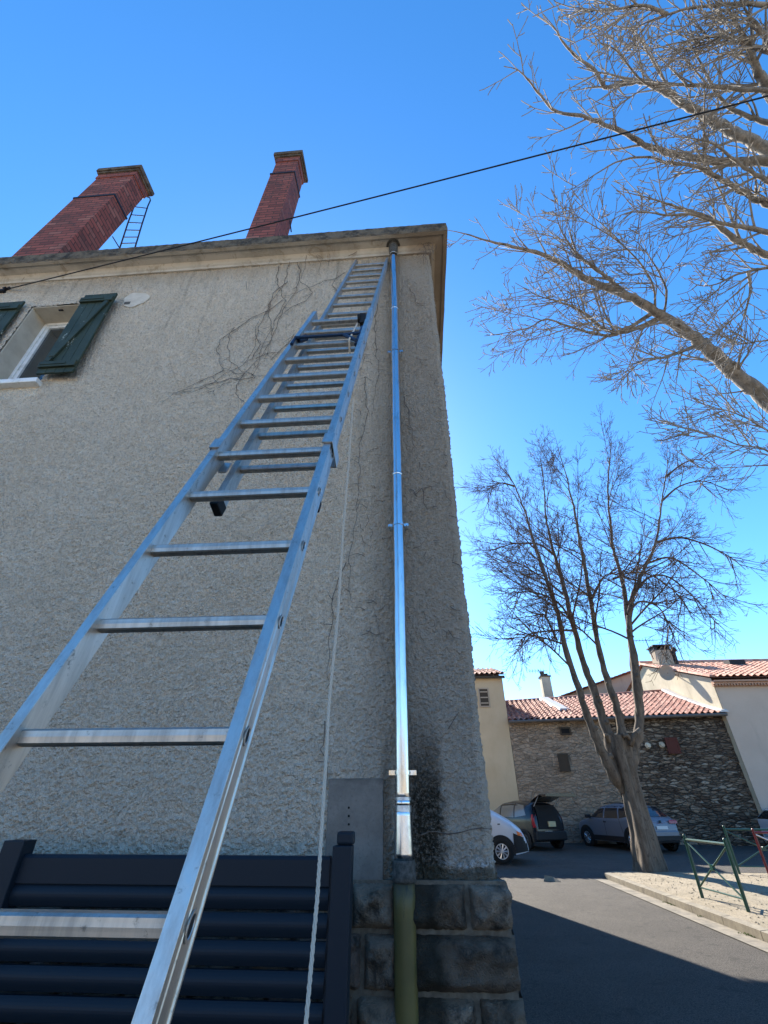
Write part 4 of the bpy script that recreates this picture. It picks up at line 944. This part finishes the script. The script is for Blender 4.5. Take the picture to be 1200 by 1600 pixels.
# stone barn
bn = empty('stone_barn', (9.5, 27, gz(26)), 'old stone barn with weathered rubble wall and red tiled roof behind the parked cars', 'barn')
A0 = Vector((4.62, 26.0, 0)); A1 = Vector((14.56, 24.7, 0)); dv = (A1-A0); Lw = dv.length; dh = dv/Lw; nn = Vector((dh.y, -dh.x, 0))
def onw(s_, z, off=0): p = A0+dh*s_+nn*off; return Vector((p.x, p.y, z))
split = (atY(960, 1200, 25.4).x-A0.x)/dh.x
def wallgrid(s0, s1, mname, amp, name, seed):
    us_ = np.linspace(s0, s1, int((s1-s0)/.06)); zs_ = np.linspace(0, 5.35, 90); U_, Z_ = np.meshgrid(us_, zs_, indexing='ij')
    h = amp*(vnoise(U_*4.2, Z_*9, seed)*1.0+.6*vnoise(U_*9, Z_*16, seed+1)-.8); V = np.stack([A0.x+dh.x*U_+nn.x*h, A0.y+dh.y*U_+nn.y*h, Z_], -1).reshape(-1, 3)
    return np_mesh(name, V, grid_faces(len(us_), len(zs_)), mname, bn, smooth=False)
wallgrid(0, split, 'old_render', .04, 'rendered_wall', 41); wallgrid(split, Lw, 'rubble', .07, 'rubble_wall', 43)
b = MB(); b.add([onw(0, 0, -.05), onw(Lw, 0, -.05), onw(Lw, 5.4, -.05), onw(0, 5.4, -.05)], [(0, 1, 2, 3)]); b.add([onw(0, 0, -.05), onw(0, 5.4, -.05), Vector((5.2, 30, 6.9)), Vector((5.2, 30, 0))], [(0, 1, 2, 3)]); b.build('inner_wall', 'old_render', bn)
E0 = onw(.0, 5.26, .32); E1 = onw(Lw+.1, 5.30, .32); R0 = Vector((4.9, 29.6, 6.86)); R1_ = Vector((14.45, 29.2, 7.22)); rr_ = R1_; 
P11 = Vector((14.55, 28.9, 7.15)); roof = tile_roof('roof', 'clay_tile', E0, E1, R0, P11, bn)
b = MB(); b.tube([E0+Vector((0, -.03, -.02)), E1+Vector((0, -.03, -.02))], .075, 8); b.build('gutter', 'gutter_metal', bn)
b = MB(); b.tube([R0, R1_+Vector((0, -.1, .05))], .13, 8); b.build('ridge', 'clay_tile', bn)
# mortar flashing along the verge and a repaired valley strip
def strip(b, pts, wd, h):
    for a, c in zip(pts[:-1], pts[1:]):
        a, c = Vector(a), Vector(c); s_ = (c-a).cross(Vector((0, 0, 1))).normalized()*wd/2; u = Vector((0, 0, h)); b.add([a-s_, a+s_, c+s_, c-s_, a-s_*.7+u, a+s_*.7+u, c+s_*.7+u, c-s_*.7+u], [(4,5,6,7),(0,1,5,4),(1,2,6,5),(2,3,7,6),(3,0,4,7)])
b = MB(); strip(b, [E1+Vector((-.05, -.05, .08)), E1.lerp(P11, .35)+Vector((-.15, 0, .03)), E1.lerp(P11, .7)+Vector((-.2, 0, .06)), P11+Vector((-.15, 0, .14))], .4, .10); b.build('verge_mortar', 'flashing', bn)
vs0 = R0.lerp(P11, .27); vs1 = E0.lerp(E1, .34)
b = MB(); v0 = Vector((vs0.x, vs0.y, vs0.z+.02)); v1 = Vector((vs1.x, vs1.y, vs1.z)).lerp(v0, .35); strip(b, [v0, v1], .7, .16); b.build('mortar_repair', 'flashing', bn)
def wallwin(px0, py0, px1, py1, Y, **k):
    a = atY(px0, py0, Y); c = atY(px1, py1, Y); hole_window(bn, min(a.x, c.x), max(a.x, c.x), min(a.z, c.z), max(a.z, c.z), Y-.06, **k)
wallwin(876, 1139, 890, 1146, 25.62); wallwin(873, 1180, 889, 1203, 25.62, inner='wood_old'); wallwin(1040, 1155, 1061, 1175, 24.95, fr='wood_red', inner='wood_red')
for (x, y) in ((1012, 1165), (1034, 1164)):
    q = atY(x, y, 25.05); b = MB(); b.tube([(q.x, 25.05, q.z), (q.x+.02, 24.95, q.z+.01)], [.15, .10], 7); b.build('pale_stone', 'gable_render', bn)
# big pale house on the right
rh = empty('pale_house', (18, 28, gz(26)), 'large pale pink rendered house with clay roof at the right edge', 'house')
b = MB(); b.box((14.60, 24.45, 0), (30, 36, 6.62)); b.build('front_wall', 'pink_render', rh)
b = MB(); b.add([(14.57, 24.44, 0), (14.57, 36, 0), (14.57, 36, 7.6), (14.57, 31, 9.2), (14.57, 24.44, 6.95)], [(0, 1, 2, 3, 4)]); b.add([(14.59, 24.44, 0), (14.59, 36, 0), (14.59, 36, 7.6), (14.59, 31, 9.2), (14.59, 24.44, 6.95)], [(4, 3, 2, 1, 0)]); b.build('gable', 'gable_render', rh)
tile_roof('roof', 'clay_new', (14.4, 24.0, 6.88), (30, 24.0, 6.88), (14.4, 31, 9.28), (30, 31, 9.28), rh, pitch=.32)
b = MB(); b.add([(14.4, 31, 9.28), (30, 31, 9.28), (30, 37, 7.4), (14.4, 37, 7.4)], [(0, 1, 2, 3)]); b.tube([(14.4, 31, 9.4), (30, 31, 9.4)], .14, 8); b.build('ridge', 'clay_new', rh)
b = MB(); 
for k in range(3): b.box((14.5, 24.42-.11*(k+1), 6.55+.085*k), (30, 24.44-.001*k, 6.625+.085*k))
for i in range(110): b.tube([(14.6+i*.14, 24.20, 6.60), (14.6+i*.14, 24.44, 6.60)], .045, 6)
b.build('tile_cornice', 'tile_soffit', rh)
b = MB(); strip(b, [Vector((14.42, 24.0, 6.93)), Vector((14.42, 31, 9.33))], .3, .1); b.build('verge_tiles', 'clay_new', rh)
q = atY(1112, 1100, 24.4); 
ch = MB(); q = atY(1037, 1037, 30); ch.box((q.x-.45, 29.6, 8.0), (q.x+.45, 30.4, q.z+.75)); ch_ = ch.build('chimney', 'mid_render', rh)
b = MB(); b.box((q.x-.55, 29.5, q.z+.98), (q.x+.55, 30.5, q.z+1.06)); 
for sx_ in (-.4, 0, .4): b.box((q.x+sx_-.08, 29.6, q.z+.751), (q.x+sx_+.08, 30.4, q.z+.979))
b.tube([(q.x+.75, 30, 8.8), (q.x+.75, 30, q.z+.7), (q.x+.95, 30, q.z+.9)], .17, 8); b.build('cap', 'trim_black', ch_)
b = MB(); q2 = atY(1150, 1030, 29); b.box((q2.x-.5, 28.9, q2.z-.6), (q2.x+.4, 29.6, q2.z-.05)); b.build('skylight', 'trim_black', rh)
b = MB(); b.box((22.5, 24.44-.03, 2.2), (24.0, 24.46, 4.2)); b.build('window', 'wood_old', rh)
# satellite dish on the gable
dq = atY(1025, 1052, 27.4); ds = empty('satellite_dish', (14.3, 27.4, dq.z), 'round grey satellite dish fixed to the sunlit gable of the pale house', 'satellite dish')
b = MB(); vs = [(14.1, 27.4, dq.z)]; n_ = 20
for r_, o in ((.2, .02), (.42, .10)):
    for k in range(n_):
        a = 6.283*k/n_; vs.append((14.1-.7*o*1+math.cos(a)*r_*.75, 27.4-o-math.cos(a)*r_*.55, dq.z+math.sin(a)*r_))
b.add(vs, [(0, 1+k, 1+(k+1) % n_) for k in range(n_)]+[(1+k, 1+n_+k, 1+n_+(k+1) % n_, 1+(k+1) % n_) for k in range(n_)]); b.build('dish', 'mid_render', ds)
b = MB(); b.tube([(14.1, 27.4, dq.z), (14.6, 27.5, dq.z-.1)], .03, 6); b.build('arm', 'iron', ds)
# aerials
def aerial(px, py0, py1, Y, label, els, w_):
    a = atY(px, py0, Y); c = atY(px, py1, Y); o = empty('television_aerial', (a.x, Y, a.z), label, 'aerial')
    b = MB(); b.tube([a, Vector((a.x-.1, Y, c.z))], .025, 6); b.build('mast', 'iron', o)
    b = MB(); b.tube([(a.x-w_, Y, c.z-.1), (a.x+w_*.7, Y, c.z-.1)], .015, 5)
    for k in range(els): x = a.x-w_+k*(1.6*w_)/els; b.tube([(x, Y-.25, c.z-.1), (x, Y+.25, c.z-.1)], .01, 4); b.tube([(x, Y, c.z-.25), (x, Y, c.z+.05)], .01, 4)
    b.build('elements', 'iron', o)
aerial(1021, 1030, 998, 30, 'television aerial on a mast beside the far right chimney', 7, .9)
aerial(845, 1055, 1046, 33, 'television aerial beside the slim pale chimney', 6, .7)
# house behind, gable half hidden
mh = empty('gabled_house', (15, 38, .5), 'beige gabled house half hidden behind the barn roof and the tree', 'house')
a = atY(868, 1092, 36); c = atY(1000, 1046, 36)
b = MB(); b.add([(a.x-2, 36, 0), (a.x-2, 36, a.z-.6), (c.x, 36, c.z-.05), (c.x+8, 36, a.z-.2), (c.x+8, 36, 0)], [(0, 1, 2, 3, 4)][::-1]); b.add([(a.x-2, 36, 0), (a.x-2, 36, a.z-.6), (a.x-2, 46, a.z-.6), (a.x-2, 46, 0)], [(0, 1, 2, 3)]); b.build('wall', 'mid_render', mh)
tile_roof('roof', 'clay_tile', (a.x-2.3, 46, a.z-.75), (a.x-2.3, 35.6, a.z-.75), (c.x, 46, c.z), (c.x, 35.6, c.z), mh, pitch=.35)
b = MB(); b.add([(c.x, 35.6, c.z+.05), (c.x+8.2, 35.6, a.z-.2), (c.x+8.2, 46, a.z-.2), (c.x, 46, c.z+.05)], [(0, 1, 2, 3)]); b.build('roof_slope', 'clay_tile', mh)
s0 = atY(890, 1093, 35); 
b = MB(); ca = atY(851, 1060, 33); b.box((ca.x-.30, 33-.3, 6.0), (ca.x+.30, 33.3, ca.z+.05)); b.cur = 1; b.box((ca.x-.36, 32.64, ca.z+.051), (ca.x+.36, 33.36, ca.z+.13)); b.tube([(ca.x-.1, 33, ca.z+.13), (ca.x-.1, 33, ca.z+.45)], .14, 8); b.tube([(ca.x+.15, 33, ca.z+.13), (ca.x+.15, 33, ca.z+.3)], .11, 8)
mhc = empty('low_house', (9, 33, .5), 'low house with one slim pale chimney showing above the barn ridge', 'house')
b.build('chimney', ['gable_render', 'cap_mortar'], mhc)
b = MB(); b.box((5.2, 31.5, 0), (13.6, 35.5, 6.6)); b.build('wall', 'mid_render', mhc)
tile_roof('roof', 'clay_tile', (5.0, 31.2, 6.6), (13.8, 31.2, 6.6), (8.0, 34.5, 7.75), (12.6, 34.5, 8.05), mhc)

# ------------------------------------------------------------ vehicles
def interp(x, P): return float(np.interp(x, [p[0] for p in P], [p[1] for p in P]))
class Car:
    def __init__(s, name, label, L, W, top, bottom, belt, plan, paint, loc, heading, tumble=.2):
        s.L, s.W, s.top, s.bot, s.belt, s.plan, s.tumble = L, W, top, bottom, belt, plan, tumble
        s.loc = Vector(loc); h = Vector((heading[0], heading[1], 0)).normalized(); s.h = h; s.l = Vector((-h.y, h.x, 0))
        s.root = empty(name, loc, label, 'car' if 'van' not in name else 'van'); s.paint = paint
    def w(s, x, y, z): return s.loc + s.h*(x-s.L/2) + s.l*y + Vector((0, 0, z))
    def hw(s, x, z):
        zt, zb = interp(x, s.top), interp(x, s.bot); W = s.W/2*interp(x/s.L, s.plan)
        roof = max(p[1] for p in s.top); t = max(0, z-s.belt)/max(.01, roof-s.belt); W *= 1-s.tumble*t - .03*max(0, (s.belt-.35-z))
        f = min(1, max(0, (z-zb)/(zt-zb))); W *= max(0, 1-f**16)**.45
        return W
    def body(s, cut=None):
        b = MB(); n_ = 46; m_ = 22; vs = []
        xs_ = [s.L*(.5-.5*math.cos(math.pi*i/n_))*.75+s.L*i/n_*.25 for i in range(n_+1)]
        for x in xs_:
            zt, zb = interp(x, s.top), interp(x, s.bot); ring = []
            for j in range(m_+1):
                f = 1-(1-j/m_)**1.9; z = zb+(zt-zb)*f; ring.append((s.hw(x, z), z))
            for y, z in ring: vs.append(s.w(x, y, z))
            for y, z in ring[::-1][1:]: vs.append(s.w(x, -y, z))
        k = 2*m_+1
        b.add(vs, [(i*k+j, i*k+(j+1) % k, (i+1)*k+(j+1) % k, (i+1)*k+j) for i in range(n_) for j in range(k)] + [tuple(range(k))[::-1], tuple(range(n_*k, (n_+1)*k))])
        s.bd = b.build('body', s.paint, s.root, smooth=True)
        try: s.bd.data.set_sharp_from_angle(angle=math.radians(35))
        except Exception: pass
    def side(s, name, q, mname, sg=1, off=.006, nu=8, nv=5, parent=None):
        """q: four (x,z) corners a,b,c,d"""
        b = MB(); vs = []
        for i in range(nu+1):
            for j in range(nv+1):
                u, v = i/nu, j/nv; x = (q[0][0]*(1-u)+q[1][0]*u)*(1-v)+(q[3][0]*(1-u)+q[2][0]*u)*v; z = (q[0][1]*(1-u)+q[1][1]*u)*(1-v)+(q[3][1]*(1-u)+q[2][1]*u)*v
                vs.append(s.w(x, sg*(s.hw(x, z)+off), z))
        k = nv+1; b.add(vs, [(i*k+j, (i+1)*k+j, (i+1)*k+j+1, i*k+j+1) for i in range(nu) for j in range(nv)]); return b.build(name, mname, parent or s.root, smooth=True)
    def rear(s, name, y0, y1, z0, z1, mname, off=.012, front=False, shrink=1.0):
        b = MB(); vs = []; nu, nv = 8, 6
        T = [p for p in s.top if (p[0] < s.L*.4)] if not front else [p for p in s.top if p[0] > s.L*.55]
        zz = sorted([(p[1], p[0]) for p in T])
        for i in range(nu+1):
            for j in range(nv+1):
                z = z0+(z1-z0)*j/nv; y = (y0+(y1-y0)*i/nu)*(1-(1-shrink)*j/nv); x = float(np.interp(z, [a[0] for a in zz], [a[1] for a in zz]))
                vs.append(s.w(x+(off if front else -off), y, z+.004))
        k = nv+1; b.add(vs, [(i*k+j, (i+1)*k+j, (i+1)*k+j+1, i*k+j+1) for i in range(nu) for j in range(nv)]); return b.build(name, mname, s.root, smooth=True)
    def wheel(s, x, sg, r, rimm, spokes=10, wd=.21, arch=None):
        hwid = s.W/2*interp(x/s.L, s.plan)
        if arch:
            b = MB(); n_ = 24; vs = []
            for rr, yy in ((r+.03, -.03), (r+.035, .016), (r+.10, .016), (r+.105, -.03)):
                for k in range(n_+1):
                    a = math.pi*(k/n_)*1.16-.08*math.pi; vs.append(s.w(x+math.cos(a)*rr, sg*(hwid+yy), r+math.sin(a)*rr))
            b.add(vs, [(j*(n_+1)+k, j*(n_+1)+k+1, (j+1)*(n_+1)+k+1, (j+1)*(n_+1)+k) for j in range(3) for k in range(n_)]); b.build('wheel_arch', arch, s.root)
        b = MB(); vs = []; n_ = 24
        for k in range(n_): a = 2*math.pi*k/n_; vs.append(s.w(x+math.cos(a)*(r+.045), sg*(hwid+.008), r+.01+math.sin(a)*(r+.045)))
        b.add(vs, [tuple(range(n_))]); b.build('wheel_well', 'trim_black', s.root)
        c = s.w(x, sg*(hwid-.08), r); ax = s.l*sg
        b = MB(); prof = [(r*.62, .09), (r*.64, .105), (r*.92, .11), (r, .085), (r, -.09)]; vs = []
        u = s.h; v = Vector((0, 0, 1))
        for (rr, o) in prof:
            for k in range(n_): a = 2*math.pi*k/n_; vs.append(c+ax*o+(u*math.cos(a)+v*math.sin(a))*rr)
        b.add(vs, [(j*n_+k, j*n_+(k+1) % n_, (j+1)*n_+(k+1) % n_, (j+1)*n_+k) for j in range(len(prof)-1) for k in range(n_)]); tw_ = b.build('wheel', 'tyre', s.root, smooth=True)
        b = MB(); b.ring(c+ax*.088, ax, r*.56, r*.635, .02, 24); b.ring(c+ax*.09, ax, .001, r*.15, .03, 12)
        for k in range(spokes):
            a = 2*math.pi*k/spokes; e = c+ax*.088+(u*math.cos(a)+v*math.sin(a))*r*.57; i_ = c+ax*.096+(u*math.cos(a)+v*math.sin(a))*r*.1; b.tube([i_, e], [.016, .026], 4)
        b.build('rim', rimm, tw_)
        b = MB(); b.add([c+ax*.07+(u*math.cos(2*math.pi*k/n_)+v*math.sin(2*math.pi*k/n_))*r*.6 for k in range(n_)], [tuple(range(n_))]); b.build('hub_shade', 'trim_black', tw_)
plan = [(0, .80), (.012, .88), (.04, .95), (.12, 1.0), (.8, 1.0), (.9, .94), (.96, .84), (.99, .70), (1, .6)]
# silver crossover, nose towards the barn
def gpos(px, py):
    p = atD(px, py, 20)
    for _ in range(20):
        d = _ray(px, py); t = (gz(p.y)-EYE.z)/d.z; p = EYE+d*t
    return p
fh = Vector((-math.sin(PS), math.cos(PS))); rh_ = Vector((math.cos(PS), math.sin(PS)))
def fr_dir(c, s_): v = rh_*c+fh*s_; return (v.x, v.y)
hd = fr_dir(-.29, .957); h3 = Vector((*hd, 0)).normalized(); l3 = Vector((-h3.y, h3.x, 0))
corner_ = Vector((rh_.x*.472*20.6+fh.x*20.6, rh_.y*.472*20.6+fh.y*20.6, 0)); ctr = corner_+h3*2.08-l3*.865
sv = Car('crossover_car', 'silver grey crossover car parked behind the tree trunk with its red tail lamp showing', 4.16, 1.76,
    [(0, .55), (.02, .78), (.05, .98), (.12, 1.06), (.30, 1.20), (.62, 1.43), (.85, 1.49), (1.5, 1.54), (2.1, 1.53), (2.5, 1.47), (3.05, 1.13), (3.3, 1.04), (3.8, .96), (4.05, .84), (4.16, .62)],
    [(0, .36), (.25, .26), (3.8, .24), (4.16, .34)], 1.0, plan, 'paint_silver', (ctr.x, ctr.y, gz(ctr.y)), hd, .22)
sv.body()
for sg in (1, -1):
    sv.side('window', [(2.12, 1.03), (2.98, 1.05), (2.50, 1.40), (2.12, 1.44)], 'car_glass', sg); sv.side('window', [(1.25, 1.03), (2.05, 1.03), (2.05, 1.44), (1.35, 1.44)], 'car_glass', sg)
    sv.side('window', [(.62, 1.10), (1.18, 1.03), (1.27, 1.44), (.95, 1.40)], 'car_glass', sg)
    sv.side('sill_cladding', [(.5, .27), (3.6, .27), (3.6, .44), (.5, .44)], 'trim_black', sg, .012, 14, 3)
    sv.side('door_handle', [(1.95, .88), (2.12, .88), (2.12, .92), (1.95, .92)], 'trim_black', sg, .02, 2, 2); sv.side('door_seam', [(2.08, .45), (2.095, .45), (2.095, 1.03), (2.08, 1.03)], 'trim_black', sg, .004, 2, 6)
    sv.side('door_seam', [(1.10, .55), (1.115, .55), (1.215, 1.02), (1.20, 1.02)], 'trim_black', sg, .004, 2, 6)
    b = MB(); c = sv.w(2.92, sg*.98, 1.08); b.box((-.09, -.10, -.06), (.09, .10, .07), R=Matrix.Rotation(math.atan2(h3.y, h3.x), 3, 'Z'), o=c); b.build('mirror', 'trim_black', sv.root, bevel=.03)
    for x in (.68, 3.32): sv.wheel(x, sg, .335, 'rim_alloy', 10, arch='trim_black')
    b = MB(); vs = []
    sv.rear('tail_lamp', sg*.42, sg*.80, .88, .99, 'lamp_red', .035); sv.side('tail_lamp', [(.03, .88), (.22, .90), (.2, .98), (.06, .99)], 'lamp_red', sg, .012, 3, 2)
sv.rear('rear_window', -.58, .58, 1.10, 1.42, 'car_glass', .02, shrink=.88); sv.rear('lower_bumper', -.74, .74, .36, .50, 'trim_black', .05); sv.rear('number_plate', -.26, .26, .70, .80, 'plate_white', .035)
b = MB(); b.box((-.06, -.72, .38), (.1, .72, .66), R=Matrix.Rotation(math.atan2(h3.y, h3.x), 3, 'Z'), o=sv.w(0.02, 0, 0)); b.build('bumper', 'paint_silver', sv.root, bevel=.04)
sv.rear('badge', -.05, .05, .90, .98, 'trim_black', .03)
for sg in (1, -1):
    b = MB(); b.tube([sv.w(x, sg*.60, interp(x, sv.top)+.02) for x in (.95, 1.3, 1.8, 2.2)], .018, 6); b.build('roof_rail', 'trim_black', sv.root)
# black hatchback with its tailgate up
hd = fr_dir(-.45, .893); h3b = Vector((*hd, 0)).normalized(); l3b = Vector((-h3b.y, h3b.x, 0))
Yn = 21.5; cb_ = Vector((rh_.x*.274*Yn+fh.x*Yn, rh_.y*.274*Yn+fh.y*Yn, 0)); ctr = cb_+h3b*2.1-l3b*.84
bk = Car('hatchback_car', 'black hatchback car with its tailgate raised, parked behind the white van', 4.2, 1.72,
    [(0, .60), (.03, .95), (.10, 1.25), (.24, 1.50), (.42, 1.585), (.9, 1.63), (1.6, 1.64), (2.1, 1.58), (3.1, 1.12), (3.3, 1.03), (3.9, .88), (4.1, .74), (4.2, .55)],
    [(0, .30), (.3, .24), (3.9, .22), (4.2, .30)], 1.0, plan, 'paint_black', (ctr.x, ctr.y, gz(ctr.y)), hd, .2)
bk.body()
for sg in (1, -1):
    bk.side('window', [(2.05, 1.04), (2.95, 1.05), (2.25, 1.48), (2.05, 1.52)], 'seen_through', sg); bk.side('window', [(1.15, 1.04), (1.98, 1.04), (1.98, 1.53), (1.2, 1.53)], 'seen_through', sg); bk.side('window', [(.42, 1.12), (1.08, 1.04), (1.12, 1.52), (.62, 1.46)], 'seen_through', sg)
    for x in (.62, 3.35): bk.wheel(x, sg, .31, 'rim_dull', 6)
    bk.side('tail_lamp', [(.02, .72), (.12, .72), (.16, 1.15), (.09, 1.15)], 'lamp_red', sg, .012, 2, 4)
    bk.side('rubbing_strip', [(1.0, .58), (3.0, .58), (3.0, .66), (1.0, .66)], 'trim_black', sg, .012, 10, 2)
bk.rear('boot_opening', -.62, .62, .66, 1.46, 'car_inside', .022, shrink=.85); bk.rear('number_plate', -.05, .35, .50, .60, 'plate_white', .03)
b = MB(); b.box((-.10, -.76, .30), (.1, .76, .60), R=Matrix.Rotation(math.atan2(h3b.y, h3b.x), 3, 'Z'), o=bk.w(0.03, 0, 0)); b.build('bumper', 'trim_black', bk.root, bevel=.05)
b = MB(); b.box((-.06, -.25, .74), (.02, .12, .92), R=Matrix.Rotation(math.atan2(h3b.y, h3b.x), 3, 'Z'), o=bk.w(-.0, 0, 0)); b.build('boot_contents', 'plate_yellow', bk.root, bevel=.01)
# tailgate: curved panel hinged at the roof edge
b = MB(); prof = [(.36, 1.60), (.10, 1.70), (-.20, 1.80), (-.42, 1.84), (-.62, 1.83), (-.86, 1.84)]; vs = []
for i, (x, z) in enumerate(prof):
    hwid = .56+.05*i
    for y in (-hwid, -hwid*.93, hwid*.93, hwid): vs.append(bk.w(x, y, z+(0 if abs(y) < hwid else -.03)))
for i, (x, z) in enumerate(prof):
    hwid = .56+.05*i
    for y in (-hwid, -hwid*.93, hwid*.93, hwid): vs.append(bk.w(x, y, z-.04-(.05 if i > 3 else 0)))
o = len(prof)*4
fs = [(i*4+j, i*4+j+1, (i+1)*4+j+1, (i+1)*4+j) for i in range(5) for j in range(3)]
b.add(vs, fs+[tuple(o+q for q in f)[::-1] for f in fs]+[(i*4, (i+1)*4, o+(i+1)*4, o+i*4) for i in range(5)]+[(i*4+3, o+i*4+3, o+(i+1)*4+3, (i+1)*4+3) for i in range(5)]+[(20, 21, 22, 23, o+23, o+22, o+21, o+20)])
tg = b.build('tailgate', 'paint_black', bk.root); tg['label'] = 'raised tailgate'
b = MB(); b.add([bk.w(.22, -.45, 1.595), bk.w(.22, .45, 1.595), bk.w(-.38, .55, 1.775), bk.w(-.38, -.55, 1.775)], [(0, 1, 2, 3)]); b.build('tailgate_glass', 'seen_through', tg)
for sg in (1, -1):
    b = MB(); b.tube([bk.w(.18, sg*.55, 1.42), bk.w(-.2, sg*.58, 1.77)], .012, 6); b.build('gas_strut', 'light_metal', tg)
# white van nose
hd = fr_dir(.985, -.17); h3w = Vector((*hd, 0)).normalized()
wc = gpos(787, 1352); vn_loc = wc - h3w*(3.95-2.4) + Vector((-h3w.y, h3w.x, 0))*.93; vloc = (vn_loc.x, vn_loc.y, gz(vn_loc.y))
vn = Car('white_van', 'white van whose short bonnet and front wheel show past the house corner', 4.8, 1.9,
    [(0, 1.7), (.05, 1.94), (2.7, 1.97), (3.0, 1.88), (3.75, 1.42), (3.95, 1.33), (4.35, 1.12), (4.62, .92), (4.74, .72), (4.8, .5)],
    [(0, .35), (.3, .25), (4.4, .24), (4.8, .32)], 1.2, [(0, .9), (.03, 1), (.85, 1), (.93, .95), (.98, .82), (1, .68)], 'paint_white', vloc, hd, .12)
vn.body()
for sg in (1, -1):
    for x in (.85, 3.95): vn.wheel(x, sg, .325, 'rim_alloy', 10, arch='trim_black')
    vn.side('bumper', [(4.33, .27), (4.79, .33), (4.76, .66), (4.36, .80)], 'trim_black', sg, .018, 5, 4); vn.side('headlight', [(4.36, .93), (4.62, .78), (4.60, .90), (4.30, 1.09)], 'lamp_clear', sg, .014, 4, 3); vn.side('indicator', [(4.50, .74), (4.72, .70), (4.70, .78), (4.47, .86)], 'lamp_orange', sg, .018, 3, 3)
    vn.side('window', [(2.1, 1.22), (3.2, 1.24), (2.85, 1.72), (2.1, 1.76)], 'car_glass', sg); vn.side('repeater', [(3.9, 1.02), (3.98, 1.02), (3.98, 1.05), (3.9, 1.05)], 'trim_black', sg, .015, 2, 2)
vn.rear('grille', -.6, .6, .52, .80, 'trim_black', .02, front=True); vn.rear('windscreen', -.75, .75, 1.46, 1.86, 'car_glass', .02, front=True, shrink=.92)
# edge of a parked white car at far right
hd = fr_dir(.2, .98); q = gpos(1243, 1330); 
wv = Car('parked_car', 'pale silver car only just showing at the right edge behind the barriers', 4.0, 1.7,
    [(0, .6), (.04, .95), (.5, 1.3), (.9, 1.42), (1.9, 1.45), (2.9, 1.02), (3.7, .9), (4.0, .6)], [(0, .3), (.3, .24), (3.7, .22), (4, .3)], .95, plan, 'paint_white', (q.x+.95, q.y+1.4, gz(q.y)), hd)
wv.body()
for sg in (1, -1):
    wv.side('window', [(.8, 1.0), (2.7, 1.0), (1.9, 1.36), (.95, 1.36)], 'car_glass', sg); 
    for x in (.65, 3.2): wv.wheel(x, sg, .3, 'rim_alloy', 8)

# ------------------------------------------------------------ barriers
def barrier(A, B, label, group, paint='green_paint', h=.98, base=.13, cross='green_paint'):
    A = Vector((*A, base)); B = Vector((*B, base)); r = empty('crowd_barrier', A, label, 'barrier', group); u = (B-A).normalized()
    for P in (A, B):
        b = MB(); b.tube([P+Vector((0, 0, -.05)), P+Vector((0, 0, h))], .030, 10); b.tube([P+Vector((0, 0, h)), P+Vector((0, 0, h+.02))], [.030, .016], 10); b.build('post', paint, r)
    b = MB(); b.tube([A+Vector((0, 0, h-.07)), B+Vector((0, 0, h-.07))], .022, 8); b.build('top_rail', paint, r)
    b = MB(); b.tube([A+Vector((0, 0, .16)), B+Vector((0, 0, .16))], .014, 8); b.build('bottom_rail', paint, r)
    for a, c in ((.16, h-.10), (h-.10, .16)):
        b = MB(); b.tube([A+Vector((0, 0, a)), B+Vector((0, 0, c))], .016, 8); b.build('cross_bar', cross, r)
    m_ = (A+B)/2+Vector((0, 0, (h+.06)/2)); s_ = u.cross(Vector((0, 0, 1))); b = MB(); b.tube([m_-s_*.025, m_+s_*.025], .05, 12); b.build('centre_disc', paint, r)
    return r
zz = .13; f_ = lambda px, py: (lambda d: EYE+d*((zz-EYE.z)/d.z))(_ray(px, py))
a = f_(1098, 1403); c = f_(1170, 1425)
barrier((a.x, a.y), (c.x, c.y), 'dark green barrier with a cross, standing on the pavement nearest the kerb', 'green street barriers')
a = f_(1156, 1366); d_ = Vector((1.5, -.15, 0))
barrier((a.x, a.y), (a.x+1.6, a.y-.1), 'dark green barrier with a cross, behind the nearer one beside the road', 'green street barriers', base=.13, h=1.02)
a = f_(1204, 1372); barrier((a.x, a.y), (a.x+1.5, a.y-.3), 'dark red barrier cut by the right edge of the picture', None, 'red_paint', cross='light_metal')
